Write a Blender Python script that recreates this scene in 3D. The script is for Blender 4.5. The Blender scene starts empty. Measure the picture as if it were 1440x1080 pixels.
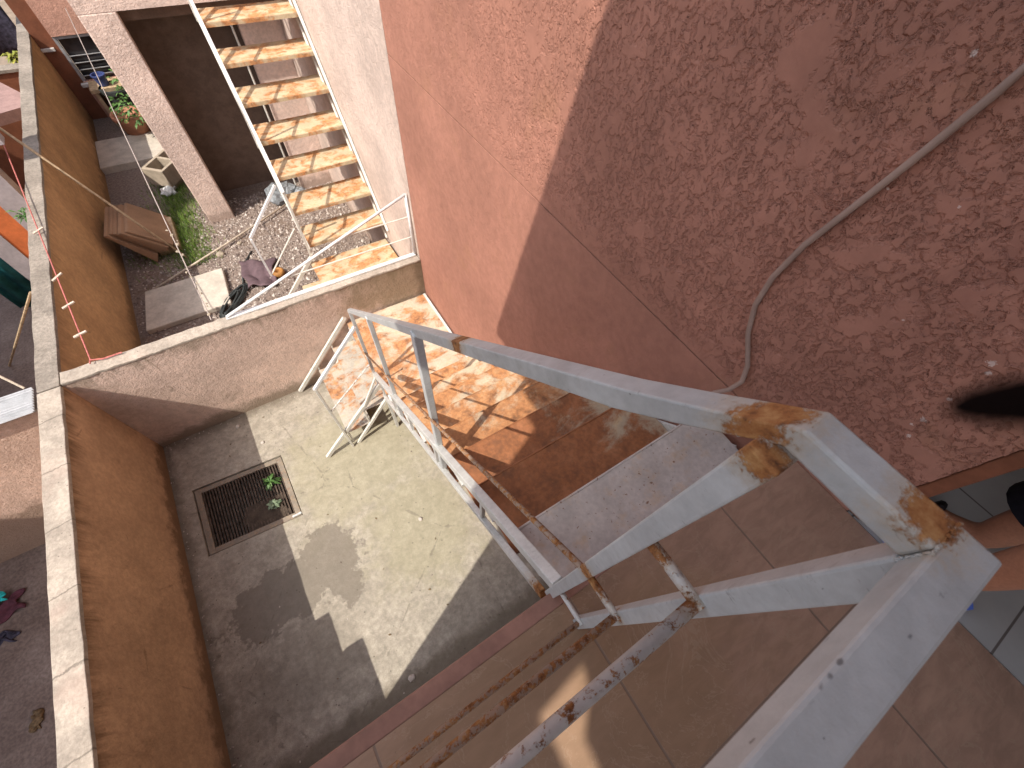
import bpy, bmesh, math, random
from mathutils import Vector, Matrix
random.seed(7)
S = bpy.context.scene
COL = S.collection
H = 3.95            # eye height above the courtyard; all coordinates below are measured from the eye
# ------------------------------------------------------------------ camera
cam_d = bpy.data.cameras.new('camera')
cam = bpy.data.objects.new('camera', cam_d)
COL.objects.link(cam)
R = Matrix(((0.84432736, 0.42149018, -0.33084338), (-0.5316369, 0.73603821, -0.41905842), (0.06688436, 0.52971104, 0.84553693)))
cam.matrix_world = Matrix.Translation((0, 0, H)) @ R.to_4x4()
cam_d.sensor_width = 36
cam_d.lens = 14.2726
cam_d.clip_start = 0.004
cam_d.clip_end = 500
cam_d.dof.use_dof = True
cam_d.dof.focus_distance = 0.9
cam_d.dof.aperture_fstop = 12.0
S.camera = cam
# ------------------------------------------------------------------ light
SUN = Vector((0.654, 0.297, -1.0)).normalized()
w = bpy.data.worlds.new('World')
S.world = w
w.use_nodes = True
bg = w.node_tree.nodes['Background']
sky = w.node_tree.nodes.new('ShaderNodeTexSky')
sky.sky_type = 'NISHITA'
sky.sun_disc = False
sky.sun_elevation = math.asin(-SUN.z)
sky.sun_rotation = math.atan2(-SUN.x, -SUN.y)
sky.dust_density = 2.5
hs = w.node_tree.nodes.new('ShaderNodeHueSaturation')
hs.inputs['Saturation'].default_value = 0.62          # thin cloud veils the blue
w.node_tree.links.new(sky.outputs[0], hs.inputs['Color'])
w.node_tree.links.new(hs.outputs[0], bg.inputs[0])
bg.inputs[1].default_value = 0.15
sun_d = bpy.data.lights.new('sun', 'SUN')
sun_d.energy = 2.65
sun_d.angle = math.radians(0.42)
sun_d.color = (1.0, 0.93, 0.82)
sun = bpy.data.objects.new('sun', sun_d)
sun.rotation_euler = SUN.to_track_quat('-Z', 'Y').to_euler()
sun.location = (-6, -3, 14)
COL.objects.link(sun)
S.view_settings.view_transform = 'Standard'
S.view_settings.look = 'None'
S.view_settings.exposure = 0.95
S.view_settings.gamma = 1
S.cycles.max_bounces = 8
S.cycles.diffuse_bounces = 5

# ------------------------------------------------------------------ node helper
class NB:
    def __init__(self, name):
        self.m = bpy.data.materials.new(name)
        self.m.use_nodes = True
        self.t = self.m.node_tree
        self.b = self.t.nodes['Principled BSDF']
        g = self.t.nodes.new('ShaderNodeNewGeometry')
        self.pos = g.outputs['Position']
        self.island = g.outputs['Random Per Island']
    def n(self, typ): return self.t.nodes.new(typ)
    def set(self, sock, v):
        if hasattr(v, 'is_linked'): self.t.links.new(v, sock)
        elif isinstance(v, (tuple, list)) and len(v) == 3 and sock.type == 'RGBA': sock.default_value = (*v, 1)
        elif sock.type == 'RGBA' and isinstance(v, float): sock.default_value = (v, v, v, 1)
        else: sock.default_value = v
    def vec(self, scale=(1, 1, 1), rot=(0, 0, 0), loc=(0, 0, 0), src=None):
        n = self.n('ShaderNodeMapping')
        self.set(n.inputs['Vector'], src or self.pos)
        n.inputs['Scale'].default_value = scale
        n.inputs['Rotation'].default_value = rot
        n.inputs['Location'].default_value = loc
        return n.outputs[0]
    def noise(self, scale, detail=4, rough=.55, dist=0, vec=None):
        n = self.n('ShaderNodeTexNoise')
        self.set(n.inputs['Vector'], vec or self.pos)
        n.inputs['Scale'].default_value = scale
        n.inputs['Detail'].default_value = detail
        n.inputs['Roughness'].default_value = rough
        n.inputs['Distortion'].default_value = dist
        return n.outputs['Fac']
    def voro(self, scale, vec=None, feature='F1'):
        n = self.n('ShaderNodeTexVoronoi')
        n.feature = feature
        self.set(n.inputs['Vector'], vec or self.pos)
        n.inputs['Scale'].default_value = scale
        return n.outputs['Distance']
    def ramp(self, fac, stops, interp='LINEAR'):
        n = self.n('ShaderNodeValToRGB')
        r = n.color_ramp
        r.interpolation = interp
        while len(r.elements) < len(stops): r.elements.new(0.5)
        for e, (p, c) in zip(r.elements, stops):
            e.position = p
            e.color = (*c, 1) if isinstance(c, (tuple, list)) else (c, c, c, 1)
        self.set(n.inputs[0], fac)
        return n.outputs[0]
    def step(self, v, a, b, lo=0., hi=1.):
        n = self.n('ShaderNodeMapRange')
        n.interpolation_type = 'SMOOTHSTEP'
        self.set(n.inputs[0], v)
        for i, x in enumerate((a, b, lo, hi)): n.inputs[i + 1].default_value = x
        return n.outputs[0]
    def math(self, op, a, b=0.0, clamp=False):
        n = self.n('ShaderNodeMath')
        n.operation = op
        n.use_clamp = clamp
        self.set(n.inputs[0], a)
        self.set(n.inputs[1], b)
        return n.outputs[0]
    def mix(self, fac, a, b, mode='MIX'):
        n = self.n('ShaderNodeMix')
        n.data_type = 'RGBA'
        n.blend_type = mode
        self.set(n.inputs[0], fac)
        self.set(n.inputs[6], a)
        self.set(n.inputs[7], b)
        return n.outputs[2]
    def comp(self, i):
        n = self.n('ShaderNodeSeparateXYZ')
        self.set(n.inputs[0], self.pos)
        return n.outputs[i]
    def z(self): return self.math('SUBTRACT', self.comp(2), H)
    def blob(self, c, r, nz=None, amt=.5, soft=.3):
        """1 inside an uneven ellipsoid round c (measured from the eye)"""
        n = self.n('ShaderNodeVectorMath')
        n.operation = 'SUBTRACT'
        self.set(n.inputs[0], self.pos)
        n.inputs[1].default_value = (c[0], c[1], c[2] + H)
        k = self.n('ShaderNodeVectorMath')
        k.operation = 'DIVIDE'
        self.set(k.inputs[0], n.outputs[0])
        k.inputs[1].default_value = r if isinstance(r, tuple) else (r, r, r)
        l = self.n('ShaderNodeVectorMath')
        l.operation = 'LENGTH'
        self.set(l.inputs[0], k.outputs[0])
        d = l.outputs['Value']
        if nz is not None: d = self.math('ADD', d, self.math('MULTIPLY', self.math('SUBTRACT', nz, .5), amt * 2))
        return self.step(d, 1 + soft / 2, 1 - soft / 2)
    def bump(self, h, strength=.5, dist=.01, normal=None):
        n = self.n('ShaderNodeBump')
        n.inputs['Strength'].default_value = strength
        n.inputs['Distance'].default_value = dist
        self.set(n.inputs['Height'], h)
        if normal is not None: self.set(n.inputs['Normal'], normal)
        return n.outputs[0]
    def out(self, color, rough=.85, normal=None, metallic=0, spec=.3):
        self.set(self.b.inputs['Base Color'], color)
        self.set(self.b.inputs['Roughness'], rough)
        self.b.inputs['Metallic'].default_value = metallic
        self.b.inputs['Specular IOR Level'].default_value = spec
        if normal is not None: self.set(self.b.inputs['Normal'], normal)
        return self.m
    def vary(self, color, scale, lo=.8, hi=1.2, detail=5, vec=None, dist=0):
        f = self.step(self.noise(scale, detail, .6, dist, vec), .3, .7, lo, hi)
        n = self.n('ShaderNodeMix')
        n.data_type = 'RGBA'
        n.blend_type = 'MULTIPLY'
        n.inputs[0].default_value = 1
        self.set(n.inputs[6], color)
        c = self.n('ShaderNodeCombineColor')
        for i in range(3): self.set(c.inputs[i], f)
        self.set(n.inputs[7], c.outputs[0])
        return n.outputs[2]

M = {}
def plain(name, col, rough=.8, scale=9, lo=.85, hi=1.15, bump=.2, metallic=0, spec=.3, bscale=60):
    b = NB(name)
    c = b.vary(b.vary(col, scale, lo, hi), scale * 7, .92, 1.08)
    M[name] = b.out(c, rough, b.bump(b.noise(bscale, 4), bump, .004) if bump else None, metallic, spec)
    return M[name]

# red stucco: lumpy knocked-down plaster; the upper wall carries the relief as real displacement
def red_stucco(name, relief):
    b = NB(name)
    big = b.noise(11, 4, .6)
    wv_ = b.vec((1, 1, .8), (.5, 0, 0))
    rid = b.noise(45, 5, .62, .3, wv_)
    rid2 = b.noise(75, 4, .6, .2, wv_)
    fine = b.noise(170, 5, .7)
    patch = b.step(b.noise(8.5, 5, .62), .54, .62)
    low = b.step(b.math('ADD', rid, b.math('MULTIPLY', b.math('SUBTRACT', rid2, .5), .45)), .42, .55)
    worm = b.math('MAXIMUM', low, patch)
    c = b.vary(b.vary((.36, .172, .124), 1.6, .88, 1.12), 22, .92, 1.08)
    c = b.mix(b.math('MULTIPLY', b.step(b.noise(3.1, 4, .6), .55, .75), .35), c, (.34, .175, .10))
    c = b.mix(b.math('MULTIPLY', b.step(b.noise(2.3, 6, .7, .3, b.vec((1, 1, .35))), .54, .72), .30), c, (.22, .095, .075))
    sp = b.step(b.noise(120, 2, .5), .80, .83)
    for q, r in (((1.08, .273, -.223), .006), ((1.08, .23, -.433), .003), ((1.08, .115, -.403), .003), ((1.08, -.137, -.59), .008), ((1.08, -.15, -.61), .006), ((1.08, -.174, -.773), .008), ((1.08, -.16, -.70), .005), ((1.08, .02, -.62), .003), ((1.08, -.19, -.83), .006), ((1.08, -.17, -.80), .004)):
        sp = b.math('MAXIMUM', sp, b.blob(q, (.02, r * .75, r * .75), b.noise(330, 3), 1.6, .3))
    c = b.mix(b.math('MULTIPLY', sp, .8), c, (.62, .50, .45))
    if relief:
        fade = b.math('MULTIPLY', b.step(b.comp(1), 2.6, .4, .30, 1), b.step(b.z(), GZ + .001, GZ + .10, .25, 1))
        hgt = b.math('MULTIPLY', b.math('ADD', b.math('MULTIPLY', worm, .85), b.math('MULTIPLY', rid2, .25)), fade)
        d = b.n('ShaderNodeDisplacement')
        d.inputs['Midlevel'].default_value = 0
        d.inputs['Scale'].default_value = .0052
        b.set(d.inputs['Height'], hgt)
        b.t.links.new(d.outputs[0], b.t.nodes['Material Output'].inputs['Displacement'])
        b.m.displacement_method = 'BOTH'
        M[name] = b.out(c, .85, b.bump(fine, .22, .0018), spec=.2)
    else:
        M[name] = b.out(c, .85, b.bump(b.math('ADD', worm, fine), .35, .003, b.bump(big, .3, .012)), spec=.2)
GZ = -1.133
red_stucco('red_stucco', False)
red_stucco('red_stucco_relief', True)

def stucco(name, col, dark, top=-2.78, streak=.9, sc=70):
    """painted rough render with mould runs below the coping"""
    b = NB(name)
    c = b.vary(b.vary(col, 2.2, .85, 1.13), 28, .9, 1.1)
    runs = b.noise(13, 6, .72, .3, b.vec((1, 1, .10)))
    dn = b.math('SUBTRACT', b.z(), top)           # 0 at the coping, negative below
    lim = b.step(b.math('ADD', dn, b.math('MULTIPLY', runs, .62)), .14, .36)
    c = b.mix(b.math('MULTIPLY', lim, streak), c, dark)
    if name == 'pink_render':
        c = b.mix(b.math('MULTIPLY', b.blob((.85, 3.05, -2.98), (.55, .3, .30), b.noise(6, 6, .75), 1.0, .9), .72), c, (.19, .15, .085))
        c = b.mix(b.math('MULTIPLY', b.blob((1.1, 3.05, -2.95), (.10, .3, .5), b.noise(9, 6, .75), .8, .9), .6), c, (.12, .09, .06))
    st = b.step(b.noise(3.2, 6, .7, .4), .56, .74)
    c = b.mix(b.math('MULTIPLY', st, .42), c, dark)
    mud = b.step(b.math('ADD', b.math('ADD', b.z(), 3.95), b.math('MULTIPLY', b.noise(9, 4, .7), -.35)), .02, -.12)
    c = b.mix(b.math('MULTIPLY', mud, .8), c, dark)
    vv = b.n('ShaderNodeTexVoronoi'); vv.feature = 'DISTANCE_TO_EDGE'; vv.inputs['Scale'].default_value = 1.3
    b.set(vv.inputs['Vector'], b.pos)
    ck = b.step(b.math('ADD', vv.outputs['Distance'], b.math('MULTIPLY', b.noise(9, 6, .7), .10)), .0475, .0435)
    c = b.mix(b.math('MULTIPLY', ck, .4), c, dark)
    h = b.math('ADD', b.noise(sc, 5, .7), b.math('MULTIPLY', b.noise(sc * .3, 4, .6), .9))
    M[name] = b.out(c, .9, b.bump(h, .9, .011), spec=.15)
stucco('pink_render', (.60, .45, .375), (.24, .19, .14), streak=.7)
stucco('orange_render', (.53, .335, .205), (.17, .10, .055), streak=.85, sc=50)
stucco('ochre_render', (.56, .345, .18), (.24, .155, .085), streak=.5, sc=40)
stucco('cream_render', (.60, .48, .415), (.40, .30, .24), top=3, streak=.2)
stucco('facade_render', (.72, .56, .48), (.40, .30, .25), top=3, streak=.2)
stucco('salmon_render', (.58, .33, .25), (.4, .22, .16), top=3, streak=.2)
stucco('neighbour_render', (.60, .42, .33), (.26, .18, .13), top=-2.8, streak=.4)
plain('dark_interior', (.17, .115, .085), .9)
plain('jamb_paint', (.20, .075, .04), .6)
plain('ceiling_paint', (.55, .50, .46), .9)

# bare concrete coping
b = NB('coping_concrete')
c = b.vary(b.vary((.40, .345, .29), 5, .8, 1.18), 45, .85, 1.12)
c = b.mix(b.math('MULTIPLY', b.step(b.noise(11, 5, .7), .56, .72), .55), c, (.26, .22, .18))
c = b.mix(b.math('MULTIPLY', b.step(b.noise(3, 4, .6), .52, .7), .4), c, (.44, .32, .265))
c = b.mix(b.step(b.voro(17), .10, .05), c, (.2, .17, .14))
jy = b.math('ABSOLUTE', b.math('SUBTRACT', b.math('FRACT', b.math('DIVIDE', b.math('ADD', b.math('ADD', b.comp(1), b.math('MULTIPLY', b.comp(0), -.12)), b.math('MULTIPLY', b.noise(14, 4, .7), .05)), .43)), .5))
c = b.mix(b.math('MULTIPLY', b.math('MULTIPLY', b.step(jy, .485, .493), b.step(b.comp(0), -1.82, -1.84)), .6), c, (.13, .11, .09))
M['coping_concrete'] = b.out(c, .92, b.bump(b.noise(60, 5, .7), .8, .006), spec=.15)

b = NB('grey_coping')
c = b.vary(b.vary((.275, .24, .205), 4, .8, 1.2), 45, .8, 1.15)
c = b.mix(b.math('MULTIPLY', b.step(b.noise(9, 6, .75), .5, .68), .55), c, (.15, .13, .11))
M['grey_coping'] = b.out(c, .92, b.bump(b.noise(55, 5, .7), .9, .008), spec=.15)
# courtyard concrete with wet patches
b = NB('courtyard_concrete')
n1 = b.noise(6, 6, .65)
c = b.ramp(b.noise(1.7, 6, .65, .3), [(.25, (.295, .262, .215)), (.5, (.37, .332, .275)), (.75, (.44, .395, .33))])
c = b.vary(c, 30, .85, 1.12)
c = b.vary(c, 160, .82, 1.12, 3)
c = b.vary(c, 11, .84, 1.14, 7)
stn = b.step(b.noise(4.2, 7, .75, .5), .5, .68)
c = b.mix(b.math('MULTIPLY', stn, .42), c, (.225, .195, .155))
moss = b.math('MAXIMUM', b.blob((-.25, 2.0, -3.95), (.75, .6, .4), n1, 1.0, .9), b.blob((.0, 1.1, -3.95), (.5, .55, .3), n1, 1.0, .9))
c = b.mix(b.math('MULTIPLY', moss, .5), c, (.30, .275, .17))
wet = b.math('MAXIMUM', b.blob((-.80, 1.22, -3.95), (.24, .30, .2), b.noise(9, 6, .7), .95, .14), b.blob((-1.25, 1.12, -3.95), (.46, .24, .2), b.noise(7, 6, .7), 1.1, .16))
wet = b.math('MAXIMUM', wet, b.blob((-.75, .95, -3.95), (.10, .2, .2), b.noise(9, 6, .7), .9, .2))
wet = b.math('MAXIMUM', wet, b.math('MULTIPLY', b.blob((-1.2, .55, -3.95), (.45, .3, .2), n1, 1.1, .6), .45))
c = b.mix(b.math('MULTIPLY', wet, .74), c, (.155, .13, .10))
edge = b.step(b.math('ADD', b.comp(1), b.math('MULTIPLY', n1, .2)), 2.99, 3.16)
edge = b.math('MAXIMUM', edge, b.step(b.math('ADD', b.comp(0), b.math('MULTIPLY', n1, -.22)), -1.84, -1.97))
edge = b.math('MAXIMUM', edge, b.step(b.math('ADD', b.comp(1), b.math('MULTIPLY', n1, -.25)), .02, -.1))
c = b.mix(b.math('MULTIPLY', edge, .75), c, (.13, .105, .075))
c = b.mix(b.math('MULTIPLY', b.step(b.voro(13), .09, .05), .8), c, (.10, .085, .065))
c = b.mix(b.math('MULTIPLY', b.step(b.noise(60, 3, .6), .70, .76), .5), c, (.16, .13, .1))
wv = b.n('ShaderNodeTexVoronoi'); wv.feature = 'DISTANCE_TO_EDGE'; wv.inputs['Scale'].default_value = .8
b.set(wv.inputs['Vector'], b.vec((1, 1, 0)))
crk = b.step(b.math('ADD', wv.outputs['Distance'], b.math('MULTIPLY', b.noise(7, 6, .7), .07)), .0365, .0335)
c = b.mix(b.math('MULTIPLY', crk, .4), c, (.12, .1, .08))
M['courtyard_concrete'] = b.out(c, b.step(wet, 0, 1, .9, .55), b.bump(b.noise(45, 6, .7), .45, .006), spec=.3)

# rust and paint on sheet steel
def rusty(name, paint, cover, scale=4.5, left_bias=0., dark=0., speck=.3, gloss=.55):
    b = NB(name)
    v = b.vec((1, 1.3, 1))
    n1 = b.noise(scale, 7, .68, .4, v)
    if left_bias: n1 = b.math('ADD', n1, b.math('MULTIPLY', b.math('SUBTRACT', .62, b.comp(0)), left_bias))
    f = b.step(n1, cover + .06, cover - .10 + .0)
    f = b.math('SUBTRACT', 1.0, f)
    tone = b.noise(scale * 3.1, 6, .7, .2)
    lo = (.13, .045, .02) if dark else (.33, .14, .05)
    rc = b.ramp(tone, [(.28, lo), (.5, (.47 - .20 * dark, .205 - .115 * dark, .075 - .045 * dark)), (.72, (.56 - .2 * dark, .32 - .185 * dark, .15 - .095 * dark))])
    rc = b.vary(rc, 55, .8, 1.15)
    pc = b.vary(b.vary(paint, 7, .86, 1.1), 60, .9, 1.06)
    pc = b.mix(b.math('MULTIPLY', b.step(b.noise(scale * 2.3, 6, .7), .5, .7), .35), pc, (.60, .38, .17))
    c = b.mix(b.math('MULTIPLY', f, .9), pc, rc)
    s = b.step(b.noise(70, 3, .6), .64, .72)
    c = b.mix(b.math('MULTIPLY', s, speck), c, (.2, .085, .03))
    s2 = b.step(b.noise(32, 4, .7), .64, .73)
    c = b.mix(b.math('MULTIPLY', s2, speck * .8), c, (.30, .25, .2))
    M[name] = b.out(c, gloss + .2, b.bump(b.math('ADD', b.noise(50, 5, .7), f), .35, .003), spec=.3)
rusty('tread_white', (.55, .50, .455), .74, 6, speck=.8)
rusty('tread_dark', (.42, .34, .24), .35, 4.0, .55, 1.0, .4)
rusty('tread_rust', (.50, .41, .29), .43, 4.6, .22, .35, .3)
rusty('tread_pale_rust', (.52, .43, .31), .47, 4.6, .10, .1, .25)  # paler rust and cream paint of the lower treads
rusty('landing_rust', (.52, .45, .345), .51, 4.2, .12, .1, .3)
rusty('lower_rust', (.44, .40, .34), .56, 6, 0, .15, .35)
rusty('far_tread_rust', (.52, .42, .28), .53, 7, 0, .05, .25)

def painted(name, col, spots, general=.72, dirt=.25, gs=14):
    b = NB(name)
    c = b.vary(b.vary(col, 9, .9, 1.08), 70, .93, 1.05)
    sm = b.step(b.noise(8, 6, .7, .3), .5, .72)
    c = b.mix(b.math('MULTIPLY', sm, dirt), c, (.30, .30, .29))
    chip = b.step(b.noise(95, 3, .6), .735, .765)
    c = b.mix(b.math('MULTIPLY', chip, .75), c, (.10, .09, .085))
    nz = b.noise(75, 8, .75, .4)
    f = b.step(b.noise(gs, 7, .74, .3), general, general + .07)
    nz = b.math('ADD', b.math('MULTIPLY', nz, .6), b.math('MULTIPLY', b.noise(260, 5, .7), .4))
    halo = None
    for q, r in spots:
        f = b.math('MAXIMUM', f, b.blob(q, r, nz, 1.9, .5))
        r2 = tuple(x * 1.5 for x in r) if isinstance(r, tuple) else r * 1.5
        h = b.blob(q, r2, nz, 1.6, 1.3)
        halo = h if halo is None else b.math('MAXIMUM', halo, h)
    if halo is not None: c = b.mix(b.math('MULTIPLY', halo, .55), c, (.46, .33, .19))
    grime = b.step(b.noise(22, 7, .75, .6), .55, .75)
    c = b.mix(b.math('MULTIPLY', grime, .5), c, (.25, .23, .205))
    scr = b.step(b.noise(120, 5, .75, 0, b.vec((.25, .25, 1))), .63, .67)
    c = b.mix(b.math('MULTIPLY', scr, .45), c, (.13, .125, .125))
    if name == 'white_rail':
        for q in ((.113, -.092, -.205), (.12, -.092, -.205), (.128, -.0915, -.205), (.105, -.093, -.205), (.165, -.103, -.203), (.222, -.07, -.205), (.221, .06, -.275), (.221, .1, -.315)):
            c = b.mix(b.math('MULTIPLY', b.blob(q, (.0022, .0010, .0010), nz, 1.8, .6), .7), c, (.06, .055, .055))
    rc = b.ramp(b.noise(70, 5, .7), [(.3, (.085, .032, .014)), (.47, (.31, .125, .04)), (.72, (.50, .28, .11))])
    c = b.mix(f, c, rc)
    M[name] = b.out(c, b.step(f, 0, 1, .42, .85), b.bump(b.math('ADD', b.math('MULTIPLY', f, .9), b.math('ADD', b.noise(40, 4, .6), b.math('MULTIPLY', b.noise(240, 4, .7), .35))), .5, .002), spec=.4)
RS = [((.222, .005, -.235), (.022, .018, .03)), ((.213, -.008, -.25), (.014, .012, .02)), ((.228, .0, -.222), (.016, .012, .02)), ((.229, -.079, -.206), (.016, .014, .010)), ((.22, .46, -.66), (.05, .022, .05)), ((.222, -.088, -.225), (.006, .006, .006))]
painted('white_rail', (.45, .46, .455), RS, .74, .45)
painted('white_post', (.50, .515, .515), [((.2, -.01, -.235), .016), ((.2, -.01, -.74), .02), ((.213, -.095, -.78), .012)], .76, .15)
painted('rusted_bar', (.60, .58, .55), [((.2, -.03, -.48), .02), ((.21, -.02, -.755), .04), ((.2, -.09, -.475), .012)], .53, .2, 60)
painted('very_rusted_bar', (.36, .25, .18), [], .46, .3, 75)
painted('stringer_paint', (.60, .60, .57), [((.2, .0, -1.33), .05)], .70, .35)
painted('old_white', (.66, .64, .58), [], .72, .25)
painted('clean_white', (.70, .70, .70), [], .80, .12)

# glazed floor tiles of the balcony with grout every 0.52 m
b = NB('balcony_tile')
c = b.ramp(b.noise(2.2, 6, .6, .8), [(.3, (.255, .155, .108)), (.5, (.32, .195, .135)), (.7, (.37, .23, .16))])
c = b.vary(c, 14, .86, 1.1, 6, b.vec((1, 3, 1), (0, 0, .6)), .6)
c = b.mix(b.math('MULTIPLY', b.blob((.05, -.28, -1.15), (.5, .35, .3), b.noise(5, 5, .7), .8, 1.0), .45), c, (.24, .15, .07))
vein = b.step(b.math('ABSOLUTE', b.math('SUBTRACT', b.noise(6, 6, .65, 1.2), .5)), .012, .002)
c = b.mix(b.math('MULTIPLY', vein, .45), c, (.36, .25, .17))
c = b.mix(b.math('MULTIPLY', b.step(b.noise(70, 3), .70, .76), .35), c, (.12, .07, .05))
gx = b.math('ABSOLUTE', b.math('SUBTRACT', b.math('FRACT', b.math('DIVIDE', b.math('ADD', b.comp(0), .285 + 5.2), .52)), .5))
gx = b.step(gx, .4935, .4962)
gy = b.math('ABSOLUTE', b.math('SUBTRACT', b.math('FRACT', b.math('DIVIDE', b.math('ADD', b.comp(1), 1.5 + 5.2), 1.04)), .5))
gy = b.step(gy, .4968, .4981)
g = b.math('MAXIMUM', gx, gy)
c = b.mix(b.math('MULTIPLY', g, .8), c, (.18, .125, .095))
M['balcony_tile'] = b.out(c, .5, b.bump(b.math('SUBTRACT', b.math('MULTIPLY', b.noise(9, 6, .7, .6), .6), g), .4, .004), spec=.35)
b = NB('room_tile')
c = b.vary((.34, .325, .305), 3, .9, 1.1)
gx = b.math('ABSOLUTE', b.math('SUBTRACT', b.math('FRACT', b.math('DIVIDE', b.math('ADD', b.comp(0), 3.2 - 1.467), .4)), .5))
gy = b.math('ABSOLUTE', b.math('SUBTRACT', b.math('FRACT', b.math('DIVIDE', b.math('ADD', b.comp(1), 3.2 + .72), .4)), .5))
g = b.math('MAXIMUM', b.step(gx, .491, .495), b.step(gy, .491, .495))
M['room_tile'] = b.out(b.mix(g, c, (.12, .10, .09)), .4)
plain('nosing_paint', (.29, .15, .11), .7, 6, .8, 1.15)

# ground of the far yard and neighbours
b = NB('gravel_soil')
c = b.ramp(b.noise(35, 5, .7), [(.3, (.14, .10, .085)), (.5, (.25, .195, .165)), (.7, (.36, .30, .26))])
c = b.mix(b.math('MULTIPLY', b.step(b.noise(1.6, 4, .6), .5, .65), .5), c, (.16, .11, .075))
M['gravel_soil'] = b.out(c, .95, b.bump(b.noise(70, 4, .7), 1, .015), spec=.1)
b = NB('gravel_stone')
c = b.ramp(b.island, [(0, (.15, .115, .10)), (.35, (.28, .225, .20)), (.7, (.40, .34, .30)), (1, (.60, .54, .49))])
M['gravel_stone'] = b.out(b.vary(c, 90, .85, 1.15), .9, spec=.15)
b = NB('grass_blade')
M['grass_blade'] = b.out(b.ramp(b.island, [(0, (.06, .11, .018)), (.6, (.13, .23, .035)), (1, (.24, .30, .07))]), .7)
b = NB('leaf_green')
M['leaf_green'] = b.out(b.ramp(b.island, [(0, (.035, .085, .02)), (.6, (.075, .16, .04)), (1, (.13, .24, .07))]), .5)
b = NB('leaf_grey_green')
M['leaf_grey_green'] = b.out(b.ramp(b.island, [(0, (.12, .17, .10)), (1, (.24, .31, .2))]), .6)
b = NB('leaf_yellow')
M['leaf_yellow'] = b.out(b.ramp(b.island, [(0, (.16, .19, .03)), (1, (.36, .34, .07))]), .6)
b = NB('neighbour_floor_mat')
c = b.ramp(b.noise(2.5, 6, .7), [(.3, (.11, .08, .068)), (.5, (.165, .125, .108)), (.7, (.22, .175, .155))])
c = b.vary(c, 40, .8, 1.15)
M['neighbour_floor_mat'] = b.out(c, .9, b.bump(b.noise(60, 4), .4, .006))
b = NB('pit_mud')
c = b.ramp(b.noise(14, 6, .7), [(.3, (.035, .026, .02)), (.7, (.10, .075, .055))])
M['pit_mud'] = b.out(c, .9, b.bump(b.noise(40, 4), .8, .01))
plain('grate_rust', (.075, .055, .042), .85, 30, .5, 1.6, .4)
rusty('grate_frame', (.26, .22, .175), .66, 18, 0, 1, .6)
# hose
b = NB('hose_rubber')
c = b.vary((.31, .215, .175), 8, .85, 1.15)
M['hose_rubber'] = b.out(c, .6, b.bump(b.noise(90, 3), .2, .002))
plain('pole_wood', (.44, .32, .20), .75, 20, .7, 1.25)
plain('pale_pole', (.50, .42, .33), .7, 25, .75, 1.2)
b = NB('board_brown')
c = b.vary((.33, .20, .12), 3, .85, 1.12)
c = b.vary(c, 40, .9, 1.08, 4, b.vec((1, 1, 6)))
M['board_brown'] = b.out(c, .85, b.bump(b.noise(30, 4, .6, 0, b.vec((1, 1, 6))), .3, .003))
plain('slab_concrete', (.50, .45, .385), .9, 7, .82, 1.12, .5)
plain('block_cream', (.37, .31, .24), .85, 12, .85, 1.1, .4)
plain('black_hose', (.035, .04, .04), .5, 20)
plain('plum_cloth', (.115, .075, .085), .85, 15, .8, 1.2, .5)
plain('orange_clay', (.36, .17, .05), .6, 20, .7, 1.2)
plain('terracotta', (.45, .21, .13), .8, 12, .8, 1.15)
plain('grey_plastic', (.20, .215, .23), .4, 25, .6, 1.5, .8)
plain('white_plastic', (.62, .62, .61), .5, 25, .8, 1.1, .6)
plain('blue_plastic', (.05, .07, .19), .45, 15)
plain('window_metal', (.30, .30, .31), .5, 15, .8, 1.15)
plain('sill_white', (.58, .56, .54), .7, 12)
b = NB('window_glass'); M['window_glass'] = b.out(b.vary((.035, .03, .03), 4, .6, 1.5), .08, spec=.5)
plain('rope_pink', (.52, .17, .15), .8, 60, .7, 1.2)
plain('peg_wood', (.66, .55, .44), .7, 40, .85, 1.1)
plain('cord_dark', (.22, .17, .14), .8, 60, .8, 1.2)
plain('cord_grey', (.42, .36, .33), .6, 60, .8, 1.2)
plain('teal_tarp', (.015, .11, .12), .6, 6, .6, 1.5, .5, bscale=14)
plain('orange_wall', (.62, .17, .055), .8, 5, .88, 1.1)
plain('grey_wall', (.40, .36, .37), .85, 5, .9, 1.1)
plain('navy_cloth', (.035, .032, .05), .9, 25, .5, 1.8, .5)
plain('magenta_cloth', (.09, .028, .042), .85, 20, .7, 1.3, .6)
plain('teal_cloth', (.02, .42, .42), .7, 20, .85, 1.1, .4)
plain('sheet_fibre', (.42, .43, .45), .8, 15, .9, 1.1)
plain('skin', (.40, .175, .10), .5, 20, .93, 1.06, .15, spec=.4)
plain('dark_fabric', (.012, .012, .02), .9, 40, .7, 1.4, .3)
plain('shirt_fabric', (.10, .14, .25), .9, 40, .85, 1.1, .3)
plain('black_rubber', (.02, .02, .024), .6, 40)
plain('blue_rubber', (.10, .17, .55), .45, 30)
plain('hair', (.012, .009, .008), .6, 60, .6, 1.5)
plain('strap_brown', (.006, .0035, .003), .95, 30, .8, 1.2, spec=.02)
plain('eye_white', (.7, .68, .65), .3, 20)
plain('pebble_mat', (.52, .47, .42), .85, 40)
plain('dead_leaf', (.13, .085, .045), .85, 60, .6, 1.4)
plain('mask_sheet', (.35, .30, .27), .8, 6)
plain('earth', (.24, .18, .13), .95, 2)

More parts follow.
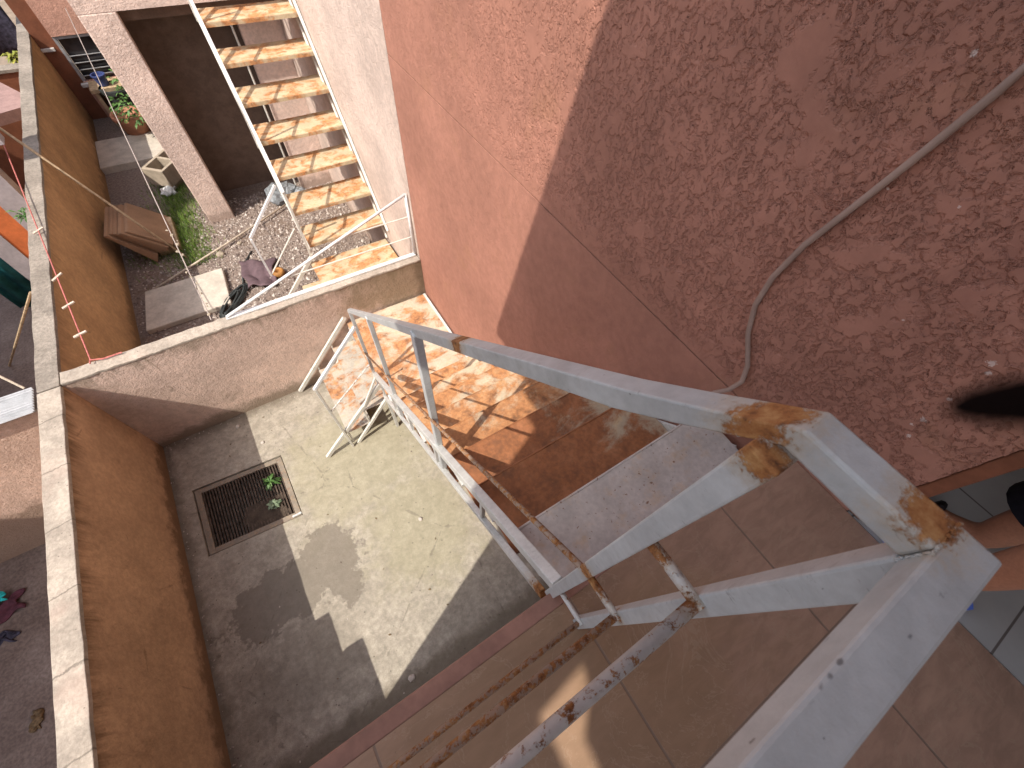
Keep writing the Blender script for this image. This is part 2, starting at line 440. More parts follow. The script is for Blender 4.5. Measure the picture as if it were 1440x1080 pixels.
# ------------------------------------------------------------------ mesh helper
class MB:
    def __init__(self): self.bm = bmesh.new()
    def face(self, pts):
        return self.bm.faces.new([self.bm.verts.new(p) for p in pts])
    def hexa(self, a, c):
        """a: 4 bottom points ccw, c: 4 top points"""
        v = [self.bm.verts.new(p) for p in list(a) + list(c)]
        for f in ((3, 2, 1, 0), (4, 5, 6, 7), (0, 1, 5, 4), (1, 2, 6, 5), (2, 3, 7, 6), (3, 0, 4, 7)):
            self.bm.faces.new([v[i] for i in f])
        return self
    def box(self, x0, x1, y0, y1, z0, z1):
        return self.hexa([(x0, y0, z0), (x1, y0, z0), (x1, y1, z0), (x0, y1, z0)], [(x0, y0, z1), (x1, y0, z1), (x1, y1, z1), (x0, y1, z1)])
    def prism(self, poly, z0, z1):
        n = len(poly)
        lo = [self.bm.verts.new((p[0], p[1], z0)) for p in poly]
        hi = [self.bm.verts.new((p[0], p[1], z1)) for p in poly]
        self.bm.faces.new(lo[::-1]); self.bm.faces.new(hi)
        for i in range(n): self.bm.faces.new((lo[i], lo[(i + 1) % n], hi[(i + 1) % n], hi[i]))
        return self
    def bar(self, p, q, wd, ht, up=(0, 0, 1)):
        p, q = Vector(p), Vector(q)
        d = (q - p).normalized()
        s = d.cross(Vector(up)).normalized() * wd / 2
        u = s.cross(d).normalized() * ht / 2
        return self.hexa([p - s - u, p + s - u, p + s + u, p - s + u][::-1], [q - s - u, q + s - u, q + s + u, q - s + u][::-1])
    def tube(self, pts, r, n=8, caps=True):
        pts = [Vector(p) for p in pts]
        rs = r if isinstance(r, (list, tuple)) else [r] * len(pts)
        rings = []
        ref = Vector((0, 0, 1))
        for i, p in enumerate(pts):
            d = (pts[min(i + 1, len(pts) - 1)] - pts[max(i - 1, 0)]).normalized()
            if abs(d.dot(ref)) > .95: ref = Vector((1, 0, 0)) if abs(d.x) < .9 else Vector((0, 1, 0))
            s = d.cross(ref).normalized()
            u = s.cross(d)
            rings.append([self.bm.verts.new(p + (s * math.cos(a) + u * math.sin(a)) * rs[i]) for a in [2 * math.pi * k / n for k in range(n)]])
            ref = u
        for a, c in zip(rings, rings[1:]):
            for k in range(n): self.bm.faces.new((a[k], a[(k + 1) % n], c[(k + 1) % n], c[k]))
        if caps:
            self.bm.faces.new(rings[0][::-1]); self.bm.faces.new(rings[-1])
        return self
    def lathe(self, c, prof, n=20, jit=0):
        rings = []
        for r, z in prof:
            rings.append([self.bm.verts.new((c[0] + r * math.cos(2 * math.pi * k / n) * (1 + random.uniform(-jit, jit)), c[1] + r * math.sin(2 * math.pi * k / n) * (1 + random.uniform(-jit, jit)), c[2] + z)) for k in range(n)])
        for a, d in zip(rings, rings[1:]):
            for k in range(n): self.bm.faces.new((a[k], a[(k + 1) % n], d[(k + 1) % n], d[k]))
        self.bm.faces.new(rings[0][::-1]); self.bm.faces.new(rings[-1])
        return self
    def grid(self, fn, nu, nv):
        g = [[self.bm.verts.new(fn(i / nu, j / nv)) for j in range(nv + 1)] for i in range(nu + 1)]
        for i in range(nu):
            for j in range(nv): self.bm.faces.new((g[i][j], g[i + 1][j], g[i + 1][j + 1], g[i][j + 1]))
        return self
    def rock(self, c, r, sub=1, jit=.25, sq=(1, 1, .7)):
        t = bmesh.ops.create_icosphere(self.bm, subdivisions=sub, radius=1)
        a = random.uniform(0, 6.28); ca, sa = math.cos(a), math.sin(a)
        for v in t['verts']:
            k = 1 + random.uniform(-jit, jit)
            x, y, z = v.co.x * sq[0] * r * k, v.co.y * sq[1] * r * k, v.co.z * sq[2] * r * k
            v.co = (c[0] + x * ca - y * sa, c[1] + x * sa + y * ca, c[2] + z)
        return self
    def leaf(self, p, d, L, wd, droop=.3):
        p, d = Vector(p), Vector(d).normalized()
        s = d.cross(Vector((0, 0, 1)))
        s = (s.normalized() if s.length > .01 else Vector((1, 0, 0))) * wd / 2
        m = p + d * L * .5 + Vector((0, 0, L * .06))
        t = p + d * L - Vector((0, 0, L * droop))
        a, l, r2, e = [self.bm.verts.new(q) for q in (p, m - s, m + s, t)]
        self.bm.faces.new((a, r2, l)); self.bm.faces.new((l, r2, e))
    def build(self, name, mat, base=(0, 0, 0), parent=None, bevel=0, smooth=False, solidify=0):
        bmesh.ops.recalc_face_normals(self.bm, faces=self.bm.faces)
        me = bpy.data.meshes.new(name)
        bmesh.ops.translate(self.bm, verts=self.bm.verts, vec=(-base[0], -base[1], -base[2]))
        self.bm.to_mesh(me); self.bm.free()
        o = bpy.data.objects.new(name, me)
        COL.objects.link(o)
        me.materials.append(M[mat] if isinstance(mat, str) else mat)
        if parent is not None: o.parent = parent
        else: o.location = (base[0], base[1], base[2] + H)
        if smooth:
            for p in me.polygons: p.use_smooth = True
        if solidify:
            k = o.modifiers.new('solid', 'SOLIDIFY'); k.thickness = solidify
        if bevel:
            k = o.modifiers.new('bevel', 'BEVEL'); k.width = bevel; k.segments = 2; k.limit_method = 'ANGLE'; k.angle_limit = .6
        return o

def tag(o, label, cat, group=None):
    o['label'] = label; o['category'] = cat
    if group: o['group'] = group
    return o
def struct(o): o['kind'] = 'structure'; return o
def stuff(o): o['kind'] = 'stuff'; return o
class Thing:
    def __init__(self, name, label, cat, base, group=None):
        self.base = base
        self.o = bpy.data.objects.new(name, None)
        self.o.empty_display_size = .1
        COL.objects.link(self.o)
        self.o.location = (base[0], base[1], base[2] + H)
        tag(self.o, label, cat, group)
    def part(self, name, mb, mat, parent=None, **k):
        return mb.build(name, mat, self.base, parent or self.o, **k)

ZF, ZS, ZW, XR, XL, YC = -3.95, -1.15, -2.78, 1.08, -1.845, 3.055
# ------------------------------------------------------------------ setting
struct(MB().box(-200, 200, -200, 200, -6.2, -6.0).build('ground', 'earth', (0, 0, -6)))
# courtyard floor with the hole of the drain pit
D = [(-1.693, 1.775), (-.902, 1.714), (-.905, 2.400), (-1.697, 2.456)]
m = MB()
O = [(XL - .05, -1.0), (XR, -1.0), (XR, YC), (XL - .05, YC)]
ov = [m.bm.verts.new((x, y, ZF)) for x, y in O]; dv = [m.bm.verts.new((x, y, ZF)) for x, y in D]
for i in range(4): m.bm.faces.new((ov[i], ov[(i + 1) % 4], dv[(i + 1) % 4], dv[i]))
lv = [m.bm.verts.new((x, y, ZF - .22)) for x, y in D]
for i in range(4): m.bm.faces.new((dv[i], dv[(i + 1) % 4], lv[(i + 1) % 4], lv[i]))
m.bm.faces.new(lv)
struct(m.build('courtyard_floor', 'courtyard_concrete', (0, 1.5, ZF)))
struct(MB().box(XL - .05, XR, YC + .1, 12, ZF - .3, ZF).build('gravel_ground', 'gravel_soil', (0, 6, ZF)))
ZN = -4.45
struct(MB().box(-9, XL - .1, -3, 12, ZN - .3, ZN).build('neighbour_yard', 'neighbour_floor_mat', (-4, 3, ZN)))

# ------------------------------------------------------------------ our house
house = Thing('red_house', 'red stucco house with tiled balcony, its rough wall rising beside the near stairs', 'house', (1.1, 0, ZF))
m = MB()
for z0, z1 in ((ZF - .2, GZ - .0035), (.3, 2.6)):
    m.prism([(XR, -.30), (XR + .0095, -.30), (XR + .0095, YC + .02), (XR, YC + .02)], z0, z1)
m.prism([(XR + .010, -.30), (XR + .14, -.30), (XR + .14, YC + .02), (XR + .010, YC + .02)], ZF - .2, 2.6)
wall = house.part('stucco_wall', m, 'red_stucco')
ny, nz_ = 720, 330
vs_ = [(-(0), -.30 + (YC + .32) * (i / ny) ** 1.25, 0) for i in range(ny + 1)]
me = bpy.data.meshes.new('rough_plaster')
vv_ = []; ff_ = []
for i in range(ny + 1):
    for j in range(nz_ + 1):
        vv_.append((XR + .0012 - house.base[0], vs_[i][1] - house.base[1], GZ + .0035 + (.2995 - GZ - .0035) * j / nz_ - house.base[2]))
for i in range(ny):
    for j in range(nz_):
        a = i * (nz_ + 1) + j
        ff_.append((a, a + 1, a + nz_ + 2, a + nz_ + 1))
me.from_pydata(vv_, [], ff_)
me.materials.append(M['red_stucco_relief'])
o = bpy.data.objects.new('rough_plaster', me)
COL.objects.link(o); o.parent = house.o
for p in me.polygons: p.use_smooth = True
house.part('door_jamb', MB().box(XR + .003, XR + .15, -.335, -.302, ZS, 1.2), 'jamb_paint', bevel=.004)
house.part('door_lintel', MB().box(XR, XR + .14, -1.6, -.3, 1.2, 2.6), 'red_stucco')
house.part('wall_beyond_door', MB().box(XR, XR + .14, -3.0, -1.602, ZS, 2.6), 'red_stucco')
house.part('balcony_slab', MB().box(-1.15, XR - .002, -3.0, -.012, ZS - .16, ZS - .012), 'nosing_paint', bevel=.004)
house.part('floor_tiles', MB().box(-1.145, XR - .004, -2.99, -.047, ZS - .012, ZS), 'balcony_tile')
house.part('edge_nosing', MB().box(-1.148, XR - .004, -.047, -.010, ZS - .15, ZS + .002), 'nosing_paint', bevel=.004)
house.part('room_floor', MB().box(XR + .002, 4.2, -3.0, -.304, ZS - .16, ZS - .004), 'room_tile')
m = MB().box(XR + .16, 4.2, -.30, -.2, ZS, 2.0)
m.box(4.2, 4.3, -3, -.2, ZS, 2.0).box(XR + .16, 4.2, -3.1, -3.0, ZS, 2.0)
house.part('room_walls', m, 'cream_render')
# lower wall under the balcony, closing the storey below
house.part('ground_floor_wall', MB().box(-1.77, XR - .002, -1.15, -1.0, ZF - .1, ZS - .16), 'pink_render')
roof = house.part('roof_slab', MB().prism([(-1.775, -3.2), (4.4, -3.2), (4.4, .783), (-1.775, .335)], 1.95, 2.05), 'ceiling_paint')
# side wall between the houses; above it an added sheet, unseen
house.part('side_wall', MB().box(-1.98, -1.77, -3.2, -.493, ZN, 1.45), 'pink_render')
m = MB()
def back(q): t = (q[0] + 1.772) / .654; return (-1.772, q[1] - .297 * t, -1.15 + t)
hole = [back(q) for q in ((.178, -.176), (.158, -.226), (.098, -.285), (.094, -.345), (.036, -.345), (.042, -.258), (.038, -.198))]
outer = [(-1.772, -.493, 1.45), (-1.772, -.493, 1.95), (-1.772, -3.2, 1.95), (-1.772, -3.2, 1.45)]
ed = []
for loop in (outer, hole):
    vs = [m.bm.verts.new(p) for p in loop]
    ed += [m.bm.edges.new((vs[i], vs[(i + 1) % len(vs)])) for i in range(len(vs))]
bmesh.ops.triangle_fill(m.bm, edges=ed, use_beauty=True)
house.part('sun_patch_mask', m, 'mask_sheet')  # added out of view; its hole is shaped to throw the sun patch

# ------------------------------------------------------------------ boundary walls
lw = Thing('boundary_wall', 'long orange boundary wall on the left of the courtyard, pale bare coping, dark runs below it', 'wall', (XL - .065, 1.5, ZF))
m = MB().box(XL - .135, XL, .43, YC + .05, ZN, ZW - .03)
m.box(XL - .134, XL - .001, .04, .43, ZN, -2.64).box(XL - .135, XL, -.49, .04, ZN, -2.385)
lw.part('wall_body', m, 'orange_render')
m = MB()
def coping(m, x0, x1, y0, y1, z0, z1, n, jit=.003):
    """run of coping along y with an uneven edge"""
    prev = None
    for i in range(n + 1):
        y = y0 + (y1 - y0) * i / n
        a, c, d = random.uniform(-jit, jit), random.uniform(-jit, jit), random.uniform(-jit * .5, jit * .5)
        ring = [m.bm.verts.new(p) for p in ((x0 + a, y, z0), (x1 + c, y, z0), (x1 + c, y, z1 + d), (x0 + a, y, z1 + d))]
        if prev:
            for k in range(4): m.bm.faces.new((prev[k], prev[(k + 1) % 4], ring[(k + 1) % 4], ring[k]))
        else: m.bm.faces.new(ring)
        prev = ring
    m.bm.faces.new(prev[::-1])
coping(m, XL - .138, XL + .004, .43, 3.035, ZW - .03, ZW, 26)
coping(m, XL - .138, XL + .004, .04, .43, -2.64, -2.606, 6)
coping(m, XL - .138, XL + .004, -.49, .04, -2.385, -2.352, 6)
lw.part('coping', m, 'coping_concrete', bevel=.004)
fl = Thing('boundary_wall', 'ochre boundary wall of the far gravel yard with a grey weathered coping', 'wall', (XL - .065, 6, ZF))
fl.part('wall_body', MB().box(XL - .135, XL, YC + .052, 11.6, ZN, ZW - .03), 'ochre_render')
m = MB(); coping(m, XL - .140, XL + .003, 3.045, 11.6, ZW - .03, ZW + .002, 70, .004)
fl.part('coping', m, 'grey_coping', bevel=.004)
cw = Thing('cross_wall', 'low pinkish wall between the two courtyards, mossy stains under its top', 'wall', (-.4, YC + .06, ZF))
cw.part('wall_body', MB().box(XL + .001, XR - .003, YC, YC + .11, ZF - .05, ZW - .025), 'pink_render')
m = MB()
prev = None
for i in range(61):
    x = XL + .005 + (XR - XL - .009) * i / 60
    a, c, d = [random.uniform(-.004, .004) for _ in range(3)]
    ring = [m.bm.verts.new(p) for p in ((x, YC - .004 + a, ZW - .025), (x, YC + .114 + c, ZW - .025), (x, YC + .114 + c, ZW - .003 + d), (x, YC - .004 + a, ZW - .003 + d))]
    if prev:
        for k in range(4): m.bm.faces.new((prev[k], prev[(k + 1) % 4], ring[(k + 1) % 4], ring[k]))
    else: m.bm.faces.new(ring)
    prev = ring
m.bm.faces.new(prev[::-1])
cw.part('coping', m, 'coping_concrete', bevel=.004)

# ------------------------------------------------------------------ drain
dr = Thing('drain_grate', 'rusty rectangular drain grate sunk in the courtyard concrete', 'drain', (-1.3, 2.08, ZF))
def dpt(u, v, z=0):   # u along x, v along y inside the drain
    a = [D[0][i] + (D[1][i] - D[0][i]) * u for i in (0, 1)]; c = [D[3][i] + (D[2][i] - D[3][i]) * u for i in (0, 1)]
    return (a[0] + (c[0] - a[0]) * v, a[1] + (c[1] - a[1]) * v, ZF + z)
m = MB()
fw = .075
def rim(u0, u1, v0, v1, z0, z1):
    m.hexa([dpt(u0, v0, z0), dpt(u1, v0, z0), dpt(u1, v1, z0), dpt(u0, v1, z0)], [dpt(u0, v0, z1), dpt(u1, v0, z1), dpt(u1, v1, z1), dpt(u0, v1, z1)])
rim(.012, .075, .015, .985, -.05, -.012); rim(.93, .988, .015, .985, -.05, -.012)
rim(.0755, .9295, .015, .085, -.05, -.013); rim(.0755, .9295, .92, .985, -.05, -.013)
dr.part('grate_frame', m, 'grate_frame', bevel=.003)
m = MB()
for k in range(27):
    u = .09 + .83 * k / 26
    m.bar(dpt(u, .08, -.036), dpt(u + random.uniform(-.002, .002), .925, -.036), .0115, .025)
for v in (.3, .7): m.bar(dpt(.08, v, -.055), dpt(.925, v, -.055), .01, .01)
dr.part('grate_bars', m, 'grate_rust')
m = MB()
def mud(u, v):
    p = dpt(.42 + .44 * u + .03 * math.sin(v * 9), .09 + .36 * v, -.030 + .010 * math.sin(u * 3.1) * math.sin(v * 3.1) + random.uniform(0, .004))
    return p
m.grid(mud, 12, 10)
tag(m.build('silt_patch', 'pit_mud', dpt(.65, .25, -.03)), 'dark silt caked over the near corner of the drain grate', 'silt')
tag(MB().box(-.985, -.905, 1.733, 1.752, ZF - .008, ZF + .006).build('white_chip', 'white_plastic', (-.945, 1.74, ZF), bevel=.003), 'white broken strip lying on the drain frame corner', 'plastic strip')
def weed(c, n, L, mat, label, name='weed', wd=.35, up=.6, cat='weed', group=None):
    m = MB()
    for i in range(n):
        a = random.uniform(0, 6.283); e = random.uniform(.15, up)
        h = random.uniform(0, L * .6)
        p = (c[0] + random.uniform(-.1, .1) * L, c[1] + random.uniform(-.1, .1) * L, c[2] + h)
        l = L * random.uniform(.5, 1)
        m.leaf(p, (math.cos(a), math.sin(a), e), l, l * wd)
    for i in range(4): m.tube([c, (c[0] + random.uniform(-.2, .2) * L, c[1] + random.uniform(-.2, .2) * L, c[2] + L * .6)], L * .025, 5)
    return tag(m.build(name, mat, c), label, cat, group)
weed(dpt(.80, .66, -.04), 46, .10, 'leaf_green', 'bright green weed sprouting through the drain bars', wd=.28)
weed(dpt(.755, .32, -.03), 34, .075, 'leaf_grey_green', 'smaller grey green weed at the silt on the drain', wd=.5)

# ------------------------------------------------------------------ near staircase
st = Thing('steel_staircase', 'rusty sheet steel staircase turning at a landing, descending along the red wall', 'staircase', (.6, 1.3, ZF))
TX0, TX1 = .226, 1.035
def front(k): return .183 + .2475 * k
def tz(k): return -1.266 - .2443 * k
mats = ['tread_white', 'tread_dark', 'tread_dark', 'tread_rust', 'tread_pale_rust', 'tread_pale_rust', 'tread_pale_rust', 'tread_pale_rust']
def plate(m, x0, x1, y0, y1, z, lip, nx=10, sag=.004):
    """folded sheet tread: slightly dished top, a lip turned down at the front"""
    ph = random.uniform(0, 6)
    def top(u, v): return (x0 + (x1 - x0) * u, y0 + (y1 - y0) * v, z - sag * math.sin(math.pi * u) * math.sin(math.pi * v) + .0012 * math.sin(u * 17 + ph + v * 4))
    m.grid(top, nx, 4)
    m.tube([(x0, y1 - .003, z + .0015), (x1, y1 - .003, z + .0015)], .0042, 6)
    def lp(u, v): return (x0 + (x1 - x0) * u, y1 + .001, z - lip * v - .001)
    m.grid(lp, nx, 1)
    def lb(u, v): return (x0 + (x1 - x0) * u, y0, z - .03 * v - .001)
    m.grid(lb, nx, 1)
for k in range(8):
    m = MB()
    y0 = -.008 if k == 0 else front(k - 1) - .030
    plate(m, TX0, TX1, y0, front(k), tz(k), .04)
    o = st.part('tread', m, mats[k], solidify=.003)
    o['label'] = ['pale grey top tread with dark specks', 'dark brown rusted tread', 'dark brown rusted tread', 'orange rusted tread', 'orange and cream rusted tread', 'orange and cream rusted tread', 'orange and cream rusted tread', 'orange and cream rusted tread'][k]
ZL = -3.222
m = MB()
y0, y1 = front(7) - .03, 3.03
def ltop(u, v): return (.205 + (1.055 - .205) * u, y0 + (y1 - y0) * v, ZL - .004 * math.sin(u * 5) * math.sin(v * 4))
m.grid(ltop, 10, 10)
m.box(.205, .24, y0, y1, ZL - .05, ZL - .006).box(1.02, 1.054, y0, y1, ZL - .05, ZL - .006)
m.box(.24, 1.02, y1 - .035, y1, ZL - .05, ZL - .006)
st.part('landing', m, 'landing_rust')
# stringer on the open side: two flat bars with brackets between
def uc(y): return -1.062 - .875 * y
def lc(y): return -1.325 - .905 * y
def xo(y): return .214 - .010 * y
m = MB()
YE = 2.10
m.bar((xo(0), -.01, uc(-.01) - .0225), (xo(YE), YE, uc(YE) - .0225), .03, .045)
st.part('stringer', m, 'stringer_paint', bevel=.003)
m = MB()
m.bar((xo(0), -.005, lc(0) - .017), (xo(YE), YE - .05, lc(YE - .05) - .017), .022, .035)
st.part('lower_stringer', m, 'stringer_paint', bevel=.003)
for k in range(8):
    y = front(k) - .012; x = xo(y) + .001
    m = MB().hexa([(x + .008, y - .13, tz(k) - .022), (x + .11, y - .13, tz(k) - .022), (x + .02, y, tz(k) - .03), (x + .008, y, tz(k) - .03)], [(x + .008, y - .13, tz(k) - .005), (x + .11, y - .13, tz(k) - .005), (x + .02, y, tz(k) - .005), (x + .008, y, tz(k) - .005)])
    st.part('bracket', m, 'stringer_paint')
for y in (.35, .80, 1.22, 1.62, 1.98):
    x = xo(y) + .001
    st.part('stringer_tie', MB().bar((x, y, uc(y) - .04), (x, y, lc(y) - .002), .016, .016, (0, 1, 0)), 'stringer_paint')
m = MB().bar((XR - .03, .0, -1.30), (XR - .03, 2.02, -3.22), .012, .06)
m.box(XR - .045, XR - .02, 2.02, 3.03, ZL - .05, ZL + .004)
st.part('wall_stringer', m, 'stringer_paint')
# legs under the landing
for x, y in ((.215, 2.12), (.215, 3.0), (1.02, 2.12)):
    st.part('leg', MB().box(x - .015, x + .015, y - .015, y + .015, ZF, ZL - .051), 'stringer_paint', bevel=.003)
# lower flight, two treads to the courtyard
def lf(x): return -3.152 - 1.109 * (.167 - x)       # top of its stringers
for nm, y in (('lower_flight_stringer', 2.14), ('lower_flight_stringer', 3.02)):
    m = MB().bar((.205, y, lf(.205) - .02), (-.515, y, lf(-.515) - .02), .026, .04)
    m.bar((.21, y, lf(.21) - .30), (-.20, y, ZF + .012), .022, .034)
    for x in (-.02, -.235): m.bar((x, y, lf(x) - .04), (x, y, lf(x) - .285), .016, .016, (0, 1, 0))
    st.part(nm, m, 'old_white', bevel=.003)
for k, (x0, x1) in enumerate(((-.025, .225), (-.245, .0))):
    m = MB()
    z = ZL - .243 * (k + 1)
    def t2(u, v, x0=x0, x1=x1, z=z): return (x1 + (x0 - x1) * u, 2.157 + .845 * v, z - .004 * math.sin(u * 3.1) * math.sin(v * 3.1))
    m.grid(t2, 4, 10)
    m.grid(lambda u, v: (x0 - .001, 2.157 + .845 * v, z - .001 - .04 * u), 1, 10)
    o = st.part('lower_tread', m, 'lower_rust', solidify=.003)

# ------------------------------------------------------------------ railing
rl = Thing('guard_railing', 'white painted steel guard rail with rusty joints round the balcony and down the stairs', 'railing', (.2, 0, ZS))
rail = MB()
rail.box(-1.14, .2395, -.1132, -.0900, -.226, -.2040)
rl.part('balcony_rail', rail, 'white_rail', bevel=.0022)
def rz(y): return -.229 - .905 * y                 # top of the sloping rail
def rx(y): return .2255 - .0085 * y
yb = 2.27
m = MB()
prev = None
for y, zt, h in ((-.0897, -.2035, .0225), (-.012, -.2045, .0225), (.046, -.2640, .031), (.10, -.3175, .037), (.5, rz(.5), .038), (1.4, rz(1.4), .038), (yb, rz(yb), .038)):
    x = rx(y)
    ring = [m.bm.verts.new(p) for p in ((x - .013, y, zt - h), (x + .013, y, zt - h), (x + .013, y, zt), (x - .013, y, zt))]
    if prev:
        for k in range(4): m.bm.faces.new((prev[k], prev[(k + 1) % 4], ring[(k + 1) % 4], ring[k]))
    else: m.bm.faces.new(ring)
    prev = ring
m.bm.faces.new(prev[::-1])
rl.part('hand_rail', m, 'white_rail', bevel=.0022)
def weld(pts, n, rad):
    m = MB()
    P = [Vector(p) for p in pts]
    for a, c in zip(P, P[1:]):
        for i in range(n):
            p = a.lerp(c, (i + .5) / n)
            m.rock((p.x + random.uniform(-.0006, .0006), p.y + random.uniform(-.0006, .0006), p.z + random.uniform(-.0006, .0006)), rad * random.uniform(.7, 1.25), 2, .15, (1, 1, 1))
    return rl.part('weld_bead', m, 'white_rail', smooth=True)
weld([(.2115, -.0899, -.226), (.2115, -.0899, -.2045), (.2398, -.0899, -.2042)], 60, .0007)
weld([(.212, -.0895, -.2265), (.2115, -.112, -.2268), (.236, -.113, -.2268)], 50, .0008)
def post(x, y, z0, z1, wd=.025, mat='white_post', dp=None):
    d = dp or wd
    return rl.part('post', MB().box(x - wd / 2, x + wd / 2, y - d / 2, y + d / 2, z0, z1), mat, bevel=.0025)
post(.211, -.012, ZS - .06, -.232, .025)
post(.224, -.1005, ZS, -.2265, .024)
py = .74; post(rx(py) - .006, py, lc(py) - .07, rz(py) - .02, .026, dp=.03)
py = 1.50; post(rx(py) - .006, py, lc(py) - .06, rz(py) - .02, .024)
py = 2.255; post(rx(py) - .004, py, ZL - .12, rz(py) - .02, .024)
for z, r in ((-.472, .0076), (-.772, .0070), (-1.063, .0062)):
    rl.part('guard_bar', MB().tube([(-1.14, -.093, z), (-.9, -.094, z + .004), (.205, -.094, z)], r, 8), 'very_rusted_bar' if z < -.5 else 'rusted_bar', smooth=True)
    rl.part('guard_bar', MB().tube([(.2085, -.100, z + .001), (.2085, -.05, z + .002), (.2075, .0, z + .001)], r, 8), 'rusted_bar', smooth=True)
m = MB().tube([(.2055, -.02, -.755), (.2, .6, -1.315), (.198, 1.3, -1.96), (.192, 2.26, -2.80)], .0068, 8)
rl.part('stair_bar', m, 'very_rusted_bar', smooth=True)
# guard of the lower flight
A, Bq, Cq = (.185, 2.135, -2.335), (-.275, 2.13, -2.825), (-.262, 2.13, ZF)
rl.part('lower_hand_rail', MB().bar(A, Bq, .024, .024), 'clean_white', bevel=.003)
rl.part('lower_post', MB().bar((-.268, 2.13, -2.83), Cq, .02, .02, (0, 1, 0)), 'old_white', bevel=.002)
rl.part('lower_bar', MB().tube([(.18, 2.13, -2.80), (-.262, 2.13, -3.205)], .0075, 8), 'rusted_bar')
rl.part('lower_bar', MB().bar((.19, 2.13, -3.0), (.0, 2.13, -3.35), .018, .018), 'old_white')
# stub of a short welded plate where rails meet the wall side
tag(MB().box(1.045, 1.072, .035, .065, -1.235, -1.20).build('mortar_lump', 'slab_concrete', (1.06, .05, -1.22), bevel=.006), 'small grey mortar lump in the gap between pale tread and wall', 'mortar')
tag(MB().tube([(1.066, -.2, 0.06), (1.066, .10, -.13), (1.066, .198, -.214), (1.066, .203, -.249), (1.066, .224, -.351), (1.066, .247, -.453), (1.066, .283, -.605), (1.066, .294, -.717), (1.066, .283, -.815), (1.066, .246, -.903), (1.064, .182, -.992), (1.060, .160, -1.05), (1.045, .168, -1.10), (1.02, .19, -1.13), (1.04, .21, -1.25)], .0076, 10).build('drain_hose', 'hose_rubber', (1.06, .2, -.7), smooth=True), 'grey brown hose curving down the red wall to the top of the stairs', 'hose')

# ------------------------------------------------------------------ far house (mirror of ours)
fh = Thing('far_house', 'pale pink house across the gravel yard with a dark opening under its balcony', 'house', (.2, 6.4, ZF))
m = MB().box(-.735, -.42, 6.35, 6.52, ZF - .1, -1.672)
fh.part('pillar', m, 'facade_render', bevel=.012)
m = MB().box(-.735, XR - .002, 6.352, 6.53, -1.671, 2.0)
fh.part('upper_wall', m, 'facade_render')
fh.part('side_wall', MB().prism([(XR, YC + .025), (XR + .14, YC + .025), (XR + .14, 11), (XR, 11)], ZF - .1, 2.6), 'cream_render')
m = MB().box(.62, XR - .003, 6.60, 6.72, ZF, -1.672)
fh.part('partition_wall', m, 'facade_render')
m = MB().box(-.735, -.60, 6.525, 10.0, ZF - .1, -1.68).box(-.6, XR - .001, 7.05, 7.2, ZF - .1, -1.681)
fh.part('inner_wall', m, 'dark_interior')
fh.part('ceiling', MB().box(-.6, XR - .004, 6.535, 7.3, -1.80, -1.682), 'dark_interior')
fh.part('conduit', MB().tube([(.545, 6.56, ZF), (.545, 6.56, -1.68)], .012, 8), 'old_white')

# far staircase
fs = Thing('steel_staircase', 'far steel staircase of open rust orange treads between white stringers, beyond the low wall', 'staircase', (.6, 4.8, ZF))
FY = [(5.610, 5.98), (5.37, 5.74), (5.17, 5.53), (4.95, 5.31), (4.72, 5.08), (4.50, 4.84), (4.255, 4.60), (4.037, 4.365)]
for k, (a, c) in enumerate(FY):
    z = -1.55 - .243 * (k - 1)
    m = MB()
    def tp(u, v): return (.232 + .83 * u, a + (c - a) * v, z - .003 * math.sin(u * 3.1))
    m.grid(tp, 8, 3)
    m.grid(lambda u, v: (.232 + .83 * u, a - .001, z - .001 - .03 * v), 8, 1)
    m.grid(lambda u, v: (.232 + .83 * u, c + .001, z - .001 - .03 * v), 8, 1)
    fs.part('tread', m, 'far_tread_rust', solidify=.004)
m = MB()
m.grid(lambda u, v: (.17 + .88 * u, 3.22 + .86 * v, -3.255), 6, 6)
m.box(.17, .205, 3.22, 4.08, -3.30, -3.259).box(.205, 1.05, 4.045, 4.08, -3.30, -3.259)
fs.part('landing', m, 'far_tread_rust')
def fz(y): return -3.02 + 1.10 * (y - 4.037)
for x in (.212, 1.062):
    m = MB().bar((x, 3.95, fz(3.95) + .05), (x, 6.34, fz(6.34) + .05 - .02), .022, .045)
    m.bar((x, 4.05, fz(4.05) - .22), (x, 6.30, fz(6.30) - .22), .018, .035)
    fs.part('stringer', m, 'old_white', bevel=.003)
m = MB().bar((.20, 3.93, -2.34), (.205, 6.2, -.24), .024, .024)
fs.part('hand_rail', m, 'clean_white', bevel=.003)
for y in (3.95, 4.7, 5.4):
    fs.part('post', MB().box(.19, .212, y - .011, y + .011, fz(y) - .02, -2.34 + .925 * (y - 3.93) - .01), 'old_white', bevel=.002)
fs.part('lower_hand_rail', MB().bar((.165, 4.07, -2.335), (-.246, 4.07, -2.771), .024, .024), 'clean_white', bevel=.003)
fs.part('lower_post', MB().bar((-.246, 4.07, -2.785), (-.249, 4.07, -3.257), .02, .02, (0, 1, 0)), 'clean_white', bevel=.002)
fs.part('lower_bar', MB().tube([(-.249, 4.07, -3.25), (.165, 4.07, -2.80)], .0075, 6), 'old_white')
for y in (3.25, 4.06):
    m = MB().bar((.205, y, -3.17), (-.52, y, -3.94), .024, .042)
    fs.part('lower_flight_stringer', m, 'old_white', bevel=.003)
for k, (x0, x1) in enumerate(((-.02, .2), (-.24, .0))):
    m = MB()
    z = -3.255 - .243 * (k + 1)
    m.grid(lambda u, v: (x1 + (x0 - x1) * u, 3.265 + .78 * v, z), 3, 6)
    fs.part('lower_tread', m, 'far_tread_rust', solidify=.004)
